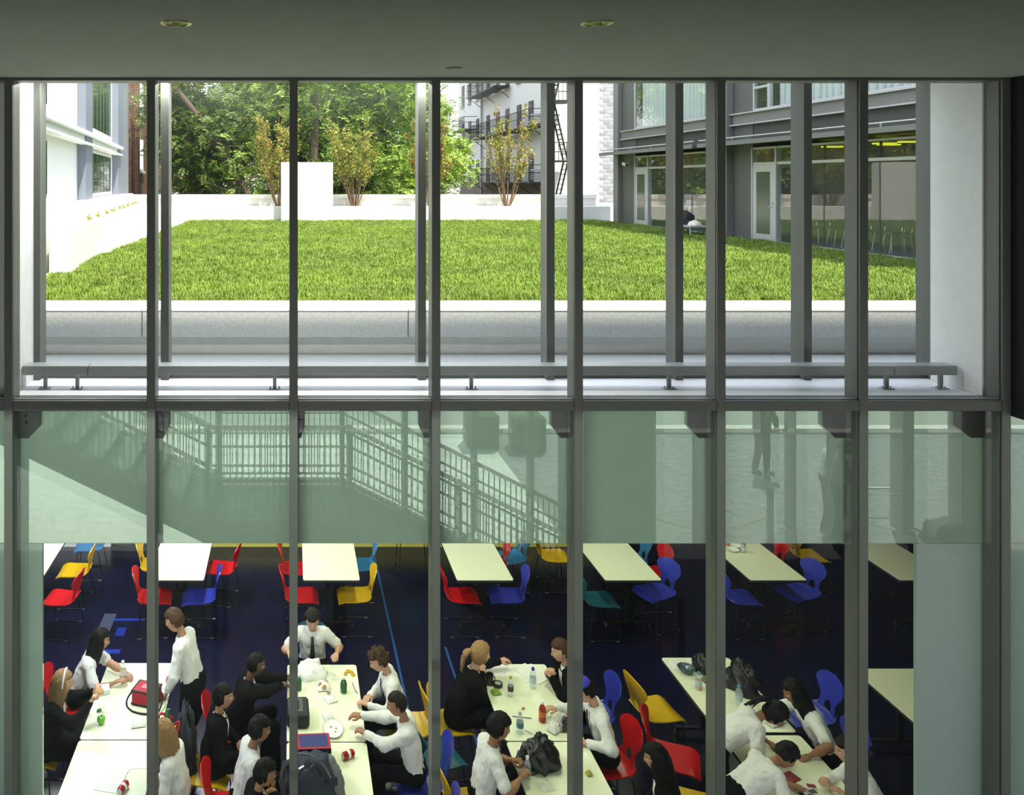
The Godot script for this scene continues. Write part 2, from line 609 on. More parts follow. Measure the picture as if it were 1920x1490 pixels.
func build_lunchroom_shell() -> void:
	var f := struct("floor", "dark blue linoleum lunchroom floor")
	slab("floor_slab", V(-6.2, -0.2, -13.6), V(11, 0.0, -6.3), M.blue_floor, f)
	# pale and blue inlaid floor lines
	for a in [[V(0.98, 0, -12.6), V(1.72, 0, -6.9), 0.03], [V(2.46, 0, -9.9), V(2.1, 0, -7.0), 0.03]]:
		pass
	var line := mat("floor_line", 0.01, 0.07, 0.25, 0.35)
	var d := V(1.18, 0, -7.75) - V(1.62, 0, -12.6)
	slab("floor_line", V(1.32, 0.0, -12.9), V(1.35, 0.0012, -7.4), line, f, 0.0)
	slab("floor_line", V(1.98, 0.0, -10.4), V(2.01, 0.0012, -8.2), line, f, 0.0)
	var pale := mat("floor_line_pale", 0.05, 0.06, 0.1, 0.4)
	slab("floor_line", V(-2.62, 0.0, -11.2), V(-2.45, 0.0012, -9.6), pale, f, 0.0)
	for q in [[-2.24, -11.05, 0.42, 0.06], [-2.3, -10.75, 0.12, 0.2], [-2.36, -10.3, 0.3, 0.09]]:
		slab("floor_mark", V(q[0] - q[2] * 0.5, 0.0, q[1] - q[3] * 0.5), V(q[0] + q[2] * 0.5, 0.0014, q[1] + q[3] * 0.5), mat("floor_mark_blue", 0.01, 0.03, 0.3, 0.35), f, 0.0)
	var wb := struct("wall_back", "lunchroom back wall with yellow base")
	slab("wall_panel", V(-6.2, 0.0, -13.6), V(11, 3.4, -13.3), M.dark_wall, wb)
	slab("yellow_base", V(-1.9, 0.0, -13.3), V(5.0, 0.32, -13.24), M.yellow_wall, wb)
	slab("white_base", V(-6.2, 0.0, -13.3), V(-3.0, 0.32, -13.24), M.white_paint, wb)
	var cl := struct("ceiling_002", "lunchroom ceiling")
	slab("ceiling_slab", V(-6.2, 3.35, -13.6), V(11, 3.55, -6.6), M.white_paint, cl)
	var wr := struct("wall_right_002")
	slab("wall_panel", V(10.8, 0, -13.6), V(11, 3.4, -6.5), M.dark_wall, wr)
	var wl := struct("wall_left_002")
	slab("wall_panel", V(-6.4, 0, -13.6), V(-6.2, 3.4, -6.5), M.white_paint, wl)
	# glossy pale green lining behind the glass, above and beside the opening
	var wf := struct("wall_front", "glossy pale green glass lining above the lunchroom opening")
	for i in range(-1, 8):
		slab("spandrel_panel", V(mull_x(i) + 0.002, 3.11, -6.53), V(mull_x(i + 1) - 0.002, 4.238, -6.5), M.spandrel, wf, 0.0)
	wf = struct("wall_jamb_left", "pale green lining left of the lunchroom opening")
	slab("jamb_panel", V(-3.4, 0.0, -6.53), V(-2.024, 3.108, -6.5), M.spandrel, wf, 0.0)
	wf = struct("wall_jamb_right", "pale painted jamb right of the lunchroom opening")
	slab("jamb_panel", V(5.08, 0.0, -6.54), V(5.6, 3.108, -6.5), M.jamb_paint, wf, 0.003)
	slab("jamb_panel", V(5.602, 0.0, -6.53), V(6.8, 3.108, -6.5), M.spandrel, wf, 0.0)
	wf = struct("wall_backing", "unlit rear of the glass lining")
	slab("backing", V(-6.4, 3.1105, -6.66), V(11, 4.238, -6.531), M.dark_wall, wf, 0.0)
	wf = struct("wall_backing_left")
	slab("backing", V(-6.4, 0.0, -6.66), V(-2.4, 3.11, -6.531), M.dark_wall, wf, 0.0)
	wf = struct("wall_backing_right")
	slab("backing", V(5.4, 0.0, -6.66), V(11, 3.11, -6.541), M.dark_wall, wf, 0.0)
	# ceiling lights that are switched on over the left half of the room
	var i := 0
	for p in LAMPS:
		var t := thing("ceiling_light", "lit rectangular lunchroom ceiling light, number %s from the left windows" % ["first", "second", "third", "fourth", "fifth", "sixth", "seventh", "eighth", "ninth"][i], "ceiling light", V(p[0], 3.35, p[1]), 0.0, "lunchroom ceiling lights")
		part("housing", bm(V(0.34, 0.08, 1.26), 0.006), M.aluminium, t, V(0, -0.04, 0))
		var em := mat("lamp_diffuser", 0.9, 0.9, 0.85, 0.5)
		em.emission_enabled = true
		em.emission = Color(0.95, 1.0, 0.85)
		em.emission_energy_multiplier = 2.0
		part("light_diffuser", bm(V(0.3, 0.012, 1.2), 0.002), em, t, V(0, -0.084, 0))
		var al := AreaLight3D.new()
		al.name = "lamp"
		al.area_size = Vector2(0.3, 1.2)
		al.light_energy = p[2]
		al.light_color = Color(0.95, 0.98, 1.0) if p[0] < 0.0 else Color(0.97, 1.0, 0.86)
		al.shadow_enabled = true
		al.area_range = 20.0
		al.area_attenuation = 2.0
		t.add_child(al)
		al.position = V(0, -0.1, 0)
		al.rotation = Vector3(-PI / 2, 0, 0)
		i += 1

const LAMPS := [[-3.1, -10.9, 10.0], [-2.0, -7.9, 6.5], [-1.2, -11.4, 8.0], [0.4, -7.9, 3.6], [1.3, -11.3, 3.8], [2.6, -8.0, 2.4], [4.1, -11.2, 2.6], [5.0, -7.9, 1.4], [6.7, -11.2, 1.8]]
const HALL_LAMPS := [[-2.6, 4.4, 30.0, "lit strip lamp under the balcony, left of the camera"], [2.4, 4.4, 5.0, "lit strip lamp under the balcony, right of the camera"]]

const LAWN_Y := 4.38

func build_terrace() -> void:
	# paving strip between window and lawn, hidden in part by the sill
	var low := struct("terrace_floor", "sunken concrete strip outside the window")
	slab("paving", V(-9, 3.6, -10.95), V(13, 3.8, -7.2), M.concrete, low)
	slab("plinth", V(-9, 3.8, -11.6), V(13, 4.04, -10.45), M.concrete_pale, low, 0.01)
	# kerb: row of cast blocks with an overhang, sunlit top
	var k := thing("planter_kerb", "long low concrete kerb with overhanging top that holds the lawn", "kerb", V(0, 4.0, -10.7))
	var xs := [-9.0, -6.6, -1.93, -0.92, 2.2, 5.6, 5.72, 9.4, 13.0]
	xs = [-9.0, -5.2, -1.93, 1.5, 5.45, 9.2, 13.0]
	for i in xs.size() - 1:
		part("kerb_block", bm(V(xs[i + 1] - xs[i] - 0.008, 0.34, 0.72), 0.01), M.concrete, k, V((xs[i] + xs[i + 1]) * 0.5, 0.21, 0.04))
	part("kerb_base", bm(V(22, 0.4, 0.35), 0.0), M.concrete, k, V(2, -0.12, -0.05))
	for i in xs.size() - 1:
		part("coping_slab", bm(V(xs[i + 1] - xs[i] - 0.008, 0.03, 0.74), 0.006), M.concrete_pale, k, V((xs[i] + xs[i + 1]) * 0.5, 0.395, 0.04))
	# lawn: earth plus blades
	var lawn := struct("lawn_ground", "earth under the lawn")
	slab("earth", V(-4.25, 3.9, -33.6), V(12.9, LAWN_Y + 0.01, -11.0), M.soil, lawn, 0.0)
	var path := struct("path", "pale concrete path left of the lawn")
	slab("paving", V(-14.0, 3.9, -36.4), V(-4.26, LAWN_Y, -11.06), M.concrete_pale, path, 0.0)
	slab("paving", V(12.92, 3.9, -33.6), V(24.0, LAWN_Y - 0.02, -11.06), M.concrete, path, 0.0)
	# end planter
	var wl := struct("wall_terrace", "white rendered planter wall at the far end of the lawn")
	slab("planter_front", V(-7.4, 3.9, -34.0), V(13.4, 5.0, -33.62), M.stucco, wl, 0.01)
	wl = struct("planter_bed", "gravel bed of the end planter")
	slab("gravel", V(-7.4, 4.6, -35.2), V(13.4, 4.98, -34.0), mat("gravel", 0.72, 0.69, 0.6, 1.0), wl, 0.0)
	wl = struct("wall_rear", "white coped wall behind the end planter")
	slab("rear_wall", V(-7.6, 3.9, -35.6), V(13.4, 5.3, -35.25), M.stucco, wl, 0.01)
	for i in 8:
		var xa := -7.7 + 2.64 * i
		slab("coping", V(xa, 5.3, -35.68), V(xa + 2.632, 5.47, -35.17), M.stucco, wl, 0.012)
	var mono := thing("stone_monolith", "big plain white rectangular block standing at the lawn end", "monolith", V(0.63, LAWN_Y, -33.3))
	part("block", bm(V(2.15, 2.46, 0.5), 0.02), M.stucco, mono, V(0, 1.23, 0))
	# loose white bundle and cover beside the right building
	var bun := thing("garden_table", "low table with dark cover beside the first grey bay", "table", V(12.35, LAWN_Y, -24.9))
	part("table_top", bm(V(0.7, 0.04, 1.6), 0.01), M.aluminium, bun, V(0, 0.3, 0))
	for sx in [-1, 1]:
		for sz in [-1, 1]:
			part("leg", bm(V(0.04, 0.3, 0.04), 0.004), M.aluminium, bun, V(sx * 0.3, 0.15, sz * 0.72))
	var cov := lump(0.62, 0.42, 0.75, 0.25, 3)
	part("dark_cover", cov, mat("cover_black", 0.02, 0.02, 0.022, 0.7), bun, V(0, 0.32, -0.3))
	solo("white_cushion", lump(0.34, 0.15, 0.42, 0.18, 5), mat("cushion_white", 0.75, 0.68, 0.6, 0.9), "cream folded cushion lying on the low table outdoors", "cushion", V(12.3, LAWN_Y + 0.33, -24.4))
	build_grass()

# soft irregular mass, flat underneath
func lump(w: float, h: float, d: float, rough: float, sd: int, nu := 18, nv := 8) -> ArrayMesh:
	return lump_geo(w, h, d, rough, sd, nu, nv).mesh()

func lump_geo(w: float, h: float, d: float, rough: float, sd: int, nu := 18, nv := 8) -> Geo:
	var f := FastNoiseLite.new()
	f.seed = sd
	f.frequency = 1.0
	var g := Geo.new()
	var p: Array = []
	for j in nv:
		var e := PI * 0.5 * j / (nv - 1)
		for i in nu + 1:
			var a := TAU * (i % nu) / nu
			var dir := V(cos(a) * cos(e), sin(e), -sin(a) * cos(e))
			var r := 1.0 + rough * f.get_noise_3dv(dir * 2.2) * 1.4
			var q := dir * r
			# squarish plan
			var sq := pow(pow(absf(cos(a)), 4.0) + pow(absf(sin(a)), 4.0), -0.25) if j < nv - 1 else 1.0
			p.append(V(q.x * w * 0.5 * lerpf(sq, 1.0, 0.35), maxf(q.y, 0.0) * h, q.z * d * 0.5 * lerpf(sq, 1.0, 0.35)))
	g.sheet(p, nu + 1, nv)
	return g

func build_grass() -> void:
	var variants: Array = []
	for vi in 4:
		var g := Geo.new()
		g.colored = true
		for b in 15:
			var a := rng.randf() * TAU
			var o := V(rng.randf_range(-0.09, 0.09), 0, rng.randf_range(-0.09, 0.09))
			var hgt := rng.randf_range(0.07, 0.15)
			var bend := rng.randf_range(0.15, 0.7) * hgt
			var dir := V(cos(a), 0, sin(a))
			var side := V(-dir.z, 0, dir.x) * rng.randf_range(0.005, 0.009)
			var t := rng.randf()
			g.tint = Color(0.13 + 0.09 * t, 0.235 + 0.075 * t, 0.018 + 0.012 * t)
			if rng.randf() < 0.1:
				g.tint = Color(0.34, 0.36, 0.1)
			var p0 := o
			var p1 := o + V(0, hgt * 0.6, 0) + dir * bend * 0.35
			var p2 := o + V(0, hgt, 0) + dir * bend
			g.quad(p0 - side, p0 + side, p1 + side * 0.7, p1 - side * 0.7)
			g.tri(p1 - side * 0.7, p1 + side * 0.7, p2)
		variants.append(g.mesh())
	var gm := mat("grass_blade", 1, 1, 1, 0.6)
	gm.vertex_color_use_as_albedo = true
	gm.backlight_enabled = true
	gm.backlight = Color(0.5, 0.5, 0.4)
	var root := Node3D.new()
	root.name = "lawn_grass"
	add_child(root)
	root.set_meta("kind", "stuff")
	tag(root, "thick bright green lawn grass filling the terrace", "grass")
	var n := FastNoiseLite.new()
	n.seed = 4
	n.frequency = 0.35
	for vi in 4:
		var xs: Array = []
		var cs: Array = []
		# denser close to the window, where single blades show
		for band in [[11.03, 15.0, 200.0], [15.0, 21.0, 125.0], [21.0, 33.6, 64.0]]:
			var cnt := int((band[1] - band[0]) * 17.1 * band[2] / 4.0)
			for i in cnt:
				var x := rng.randf_range(-4.25, 12.9)
				var z := rng.randf_range(band[0], band[1])
				var s := rng.randf_range(0.55, 0.95) * (1.0 if band[0] < 15.0 else 1.15)
				var bs := Basis(Vector3.UP, rng.randf() * TAU).scaled(V(s, s * (0.85 + 0.3 * n.get_noise_2d(x * 2.0, z * 2.0)), s))
				xs.append(Transform3D(bs, V(x, LAWN_Y, -z)))
				var w := 1.0 + 0.35 * n.get_noise_2d(x, z) + rng.randf_range(-0.12, 0.12)
				cs.append(Color(w, w, w))
		var mm := MultiMesh.new()
		mm.transform_format = MultiMesh.TRANSFORM_3D
		mm.use_colors = true
		mm.mesh = variants[vi]
		mm.instance_count = xs.size()
		for i in xs.size():
			mm.set_instance_transform(i, xs[i])
			mm.set_instance_color(i, cs[i])
		var mi := MultiMeshInstance3D.new()
		mi.name = "blades"
		mi.multimesh = mm
		mi.material_override = gm
		mi.set_meta("kind", "stuff")
		root.add_child(mi, true)

# ---------- building on the left: white, its face runs away from the window
func build_left_building() -> void:
	var a := V(-5.18, 0, -16.8)
	var e := V(-7.19, 0, -34.0)
	var t := thing("white_building", "white two-storey modern building with tall curtained windows left of the lawn", "building", V(a.x, LAWN_Y, a.z), atan2(-(e.z - a.z), e.x - a.x))
	# local x runs along the face, away from the camera; local +z is the face side (towards the lawn)
	var L := a.distance_to(e)
	var wm: StandardMaterial3D = M.stucco
	part("body", bm(V(L + 6.0, 7.5, 4.0), 0.0), mat("white_body", 0.8, 0.81, 0.82, 0.9), t, V(L * 0.5 - 3.0, 3.75, -2.12))
	# windows in rows, set in white frames
	for row in 2:
		var y0 := 1.3 if row == 0 else 3.35
		var y1 := 2.55 if row == 0 else 6.2
		for q in [[-4.6, 0.6], [6.95, 13.4]]:
			var fr := part("window_frame", Geo.new().box(V(0, 0, 0), V(q[1] - q[0] + 0.3, y1 - y0 + 0.16, 0.06), 0.01).mesh(), M.white_paint, t, V((q[0] + q[1]) * 0.5, (y0 + y1) * 0.5, -0.11))
			part("pane", bm(V(q[1] - q[0], y1 - y0, 0.02), 0.0), mat("green_glass", 0.02, 0.05, 0.03, 0.05, 0.0, 0.25), fr, V(0, 0, 0.032))
			for k in 7:
				var x: float = -0.5 * (q[1] - q[0]) + (k + 0.5) * (q[1] - q[0]) / 7.0
				part("curtain_fold", bm(V(0.16, y1 - y0 - 0.05, 0.006), 0.001), mat("curtain_green", 0.05, 0.11, 0.05, 0.8), fr, V(x + 0.03 * sin(k * 3.1), 0, 0.044))
	# grey columns and white channel beams
	for x in [6.0, 15.2]:
		part("column", bm(V(1.4 if x < 7 else 1.8, 7.5, 0.24), 0.01), mat("column_bluegrey", 0.17, 0.2, 0.26, 0.6), t, V(x, 3.75, 0.0))
	for x in [0.0, 8.6]:
		var bmn := part("channel_beam", bm(V(8.5, 0.1, 0.3), 0.006), M.white_paint, t, V(x + 2.2, 2.98, 0.1))
		part("web", bm(V(8.5, 0.2, 0.05), 0.004), M.white_paint, bmn, V(0, -0.15, -0.04))
		part("lower_flange", bm(V(8.5, 0.05, 0.26), 0.004), M.white_paint, bmn, V(0, -0.27, 0))
	part("end_pier", bm(V(0.9, 7.5, 0.4), 0.01), mat("render_grey", 0.16, 0.18, 0.21, 0.9), t, V(L - 0.45, 3.75, 0.05))
	part("plinth", bm(V(L + 6.0, 1.16, 0.5), 0.01), M.stucco, t, V(L * 0.5 - 3.0, 0.58, 0.2))
	var bed := struct("wall_bed", "low white planter wall along the white building")
	bed.position = V(a.x, LAWN_Y, a.z)
	bed.rotation.y = t.rotation.y
	part("bed_wall", bm(V(L + 2.6, 0.78, 0.4), 0.012), M.stucco, bed, V(L * 0.5 - 1.3, 0.39, 0.75))
	# small plants in a bed along its foot
	for i in 9:
		var u := 1.5 + i * 1.7 + rng.randf_range(-0.3, 0.3)
		var p := a.lerp(e, u / L) + V(0.75, 0, 0)
		var names := ["first", "second", "third", "fourth", "fifth", "sixth", "seventh", "eighth", "ninth"]
		var pl := thing("bedding_plant", "small yellow flowering plant along white building, %s from the window" % names[i], "plant", V(p.x, LAWN_Y + 0.78, p.z), rng.randf() * TAU, "small plants along the white building")
		var g := Geo.new()
		for k in 26:
			var an := rng.randf() * TAU
			var d := V(cos(an), rng.randf_range(0.3, 1.4), sin(an)).normalized() * rng.randf_range(0.06, 0.16)
			var s := d.cross(Vector3.UP).normalized() * 0.02
			g.quad(d * 0.4 - s, d * 0.4 + s, d + s * 0.6, d - s * 0.6)
		part("leaves", g.mesh(), mat("bed_leaf", 0.35, 0.36, 0.06, 0.7), pl)
		part("stem", Geo.new().tube([V(0, -0.02, 0), V(0.01, 0.16, 0)], 0.008, 5).mesh(), M.bark, pl)

func brick_material() -> StandardMaterial3D:
	if M.has("far_brick"):
		return M["far_brick"]
	var im := Image.create(256, 256, false, Image.FORMAT_RGB8)
	var r := RandomNumberGenerator.new()
	r.seed = 3
	im.fill(Color(0.56, 0.47, 0.4))
	for row in 16:
		for col in 5:
			var t := r.randf()
			var c := Color(0.42, 0.25, 0.16).lerp(Color(0.3, 0.18, 0.13), t)
			var x := int(col * 51.2 + (row % 2) * 25) % 256
			im.fill_rect(Rect2i(x, row * 16 + 1, 49, 13), c)
			if x + 49 > 256:
				im.fill_rect(Rect2i(0, row * 16 + 1, x + 49 - 256, 13), c)
	var m := mat("far_brick", 1, 1, 1, 0.9)
	m.albedo_color = Color.WHITE
	m.albedo_texture = ImageTexture.create_from_image(im)
	m.uv1_triplanar = true
	m.uv1_world_triplanar = true
	m.uv1_scale = Vector3.ONE * 0.85
	return m

func build_brick_building() -> void:
	var t := thing("brick_building", "brown brick apartment building half hidden behind the trees at left", "building", V(-8.4, 2.0, -42.0))
	var br := brick_material()
	part("body", bm(V(6.0, 14.0, 32.0), 0.0), br, t, V(-3.0, 7.0, -16.0))
	part("corner_pier", bm(V(0.5, 14.0, 0.5), 0.0), br, t, V(0.05, 7.0, -0.4))
	part("corner_pier", bm(V(0.35, 14.0, 0.5), 0.0), br, t, V(0.05, 7.0, -4.2))
	var sill := mat("stone_sill", 0.6, 0.57, 0.5, 0.9)
	for row in 4:
		for c in 6:
			var z := -2.3 - c * 4.6
			var y := 2.3 + row * 3.1
			var w := part("window_frame", bm(V(0.1, 1.75, 1.5), 0.01), M.white_paint, t, V(0.0, y + 0.1, z))
			for h in 2:
				part("pane", bm(V(0.03, 0.74, 1.26), 0.0), mat("sash_glass", 0.25, 0.3, 0.31, 0.05, 0.0, 0.8), w, V(0.045, -0.41 + 0.82 * h, 0))
			part("sill", bm(V(0.2, 0.14, 1.7), 0.01), sill, w, V(0.06, -0.95, 0))
	for c in 2:
		var w2 := part("window_frame", bm(V(1.4, 1.75, 0.1), 0.01), M.white_paint, t, V(-1.6 - 2.4 * c, 8.6, 0.0))
		part("pane", bm(V(1.2, 1.55, 0.03), 0.0), mat("sash_glass", 0.3, 0.3, 0.3), w2, V(0, 0, 0.045))

# ---------- white painted tenement with fire escapes, behind the end wall
func build_tenement() -> void:
	var t := thing("white_tenement", "white painted brick tenement with black fire escapes beyond the wall", "building", V(14.8, 2.0, -45.0))
	var paint := grain(mat("painted_brick", 0.7, 0.7, 0.7, 0.9), lin(0.66, 0.66, 0.63), lin(0.8, 0.79, 0.76), 0.03, 0.35, 5, 12)
	part("body", bm(V(6.0, 16.0, 26.0), 0.0), paint, t, V(3.0, 8.0, -13.0))
	# brick courses of the near end wall, each row a raised strip of blocks
	var wing := part("end_wall", bm(V(2.2, 16.0, 0.4), 0.0), paint, t, V(2.5, 8.0, 0.2))
	var bmesh := bm(V(0.37, 0.17, 0.03), 0.008)
	for r in 42:
		for c in 3:
			if r * 3 + c < 300:
				part("brick", bmesh, mat("brick_white", 0.36, 0.37, 0.4, 0.9) if (r + c) % 3 else mat("brick_white_worn", 0.28, 0.28, 0.3, 0.9), wing, V(0.05 + c * 0.4 + (0.2 if r % 2 else 0.0), -5.0 + r * 0.205, 0.21))
	part("wing_corner", bm(V(0.35, 16.0, 0.6), 0.0), M.stucco, t, V(1.35, 8.0, 0.3))
	for y in [3.3, 6.0, 8.9]:
		var wn := part("window_frame", bm(V(0.45, 1.5, 0.12), 0.01), mat("dirty_frame", 0.3, 0.28, 0.25, 0.9), t, V(3.45, y, 0.35))
		part("pane", bm(V(0.33, 1.3, 0.03), 0.0), mat("dark_glass", 0.02, 0.02, 0.02, 0.3, 0.0, 0.12), wn, V(0, 0, 0.06))
		part("lintel", bm(V(0.6, 0.2, 0.1), 0.01), mat("dirty_stone", 0.3, 0.26, 0.2, 0.95), wn, V(0, 0.85, 0.05))
	# dark stained base
	part("stained_base", bm(V(0.06, 2.05, 24.0), 0.0), mat("stain_grey", 0.16, 0.13, 0.1, 0.95), t, V(-0.02, 3.0, -13.0))
	# windows on the long face
	var zs := [-1.6, -4.4, -7.0, -9.8, -12.4, -15.2, -18.6, -21.4, -24.0]
	for row in 4:
		for z in zs:
			var w := part("window_frame", bm(V(0.1, 1.75, 0.95), 0.01), mat("sash_dark", 0.12, 0.11, 0.1, 0.8), t, V(0.0, 4.9 + row * 3.25, z))
			part("pane", bm(V(0.04, 0.8, 0.8), 0.0), mat("dark_glass", 0.02, 0.02, 0.02, 0.3, 0.0, 0.12), w, V(-0.045, 0.42, 0))
			part("pane", bm(V(0.04, 0.8, 0.8), 0.0), mat("dark_glass", 0.02, 0.02, 0.02, 0.3, 0.0, 0.12), w, V(-0.035, -0.42, 0))
			part("sill", bm(V(0.18, 0.12, 1.1), 0.01), mat("sill_grey", 0.4, 0.39, 0.37, 0.9), w, V(-0.04, -0.93, 0))
	for z in [-16.9, -0.35]:
		part("drainpipe", Geo.new().tube([V(-0.12, 0, z), V(-0.12, 15.5, z)], 0.08, 8).mesh(), mat("pipe_grey", 0.35, 0.36, 0.36, 0.7), t)
	# fire escape balconies with pickets
	var bal := [[4.0, -1.0, -16.2, "long black iron fire escape balcony on the lowest tenement floor"], [7.25, -1.0, -16.2, "long black iron fire escape balcony above the shrub on tenement"], [10.5, -9.0, -17.5, "upper black iron fire escape balcony by the tenement drainpipe"], [8.2, -18.5, -23.5, "far short fire escape balcony among the tree leaves"]]
	for b in bal:
		var y: float = 2.0 + b[0]
		var f := Node3D.new()
		f.name = "fire_escape"
		f.set_meta("label", b[3])
		t.add_child(f, true)
		f.position = V(-0.05, y - 2.0, (b[1] + b[2]) * 0.5)
		var Lz: float = b[1] - b[2]
		part("deck", bm(V(1.05, 0.07, Lz), 0.0), M.iron, f, V(-0.56, 0, 0))
		for h in [0.55, 1.0]:
			part("rail", Geo.new().tube([V(-1.06, h, -Lz * 0.5), V(-1.06, h, Lz * 0.5)], 0.025, 6).mesh(), M.iron, f)
			for s in [-0.5, 0.5]:
				part("end_rail", Geo.new().tube([V(-1.06, h, Lz * s), V(-0.02, h, Lz * s)], 0.025, 6).mesh(), M.iron, f)
		var pick := Geo.new().tube([V(0, 0.03, 0), V(0, 1.0, 0)], 0.014, 4).mesh()
		var cnt := int(Lz / 0.22)
		for i in cnt + 1:
			part("picket", pick, M.iron, f, V(-1.06, 0, -Lz * 0.5 + Lz * i / cnt))
		var nb := int(Lz / 3.0) + 1
		for i in nb:
			var zb := -Lz * 0.5 + 0.3 + (Lz - 0.6) * i / maxf(1, nb - 1)
			part("brace", Geo.new().tube([V(-0.95, -0.03, zb), V(0.0, -0.75, zb)], 0.025, 5).mesh(), M.iron, f)
	# window air conditioners resting on the balconies
	for q in [[7.75, -2.0, "upper white window air conditioner on tenement, beside the iron balcony"], [4.5, -2.0, "lower white window air conditioner on tenement, near the wall"], [4.45, -11.2, "small round-backed air conditioner behind the middle shrub"]]:
		var ac := thing("air_conditioner", q[2], "air conditioner", V(14.42, 2.0 + q[0] - 0.35, -45.0 + q[1]), 0.0, "tenement air conditioners")
		part("casing", bm(V(0.62, 0.62, 0.85), 0.02), mat("ac_white", 0.6, 0.61, 0.6, 0.6), ac, V(0.02, 0.31, 0))
		part("grille", bm(V(0.02, 0.5, 0.7), 0.0), mat("ac_grille", 0.12, 0.12, 0.12, 0.7), ac, V(-0.3, 0.31, 0))
		for k in 6:
			part("louvre", bm(V(0.03, 0.02, 0.72), 0.0), M.ac_white, ac, V(-0.31, 0.1 + 0.08 * k, 0))
	# stair of the fire escape at the near corner
	var st := Node3D.new()
	st.name = "fire_escape_stair"
	st.set_meta("label", "steep black iron stair at the near corner")
	t.add_child(st)
	st.position = V(-0.55, 0.0, 1.1)
	for fl in 3:
		var y0 := 1.9 + fl * 3.25
		var lean := 1.0 if fl % 2 == 0 else -1.0
		part("landing", bm(V(1.3, 0.08, 1.6), 0.0), M.iron, st, V(0.35, y0, 0))
		for zz in [-0.35, 0.35]:
			part("stringer", Geo.new().tube([V(0.62 * -lean * 0.6 + 0.4, y0, zz), V(0.62 * lean * 0.6 + 0.4, y0 + 3.2, zz)], 0.05, 5).mesh(), M.iron, st)
		for k in 12:
			var u := (k + 0.5) / 12.0
			part("tread", bm(V(0.2, 0.03, 0.7), 0.0), M.iron, st, V(lerpf(0.62 * -lean * 0.6 + 0.4, 0.62 * lean * 0.6 + 0.4, u), y0 + 3.2 * u, 0))
		for h in [0.5, 1.0]:
			part("rail", Geo.new().tube([V(-0.3, y0 + h, 0.8), V(1.0, y0 + h, 0.8)], 0.025, 5).mesh(), M.iron, st)
		for k in 7:
			part("picket", Geo.new().tube([V(-0.3 + 1.3 * k / 6.0, y0, 0.8), V(-0.3 + 1.3 * k / 6.0, y0 + 1.0, 0.8)], 0.016, 4).mesh(), M.iron, st)
	part("wall_post", Geo.new().tube([V(-0.45, 0, 0.6), V(-0.45, 5.0, 0.6)], 0.07, 6).mesh(), M.iron, st)

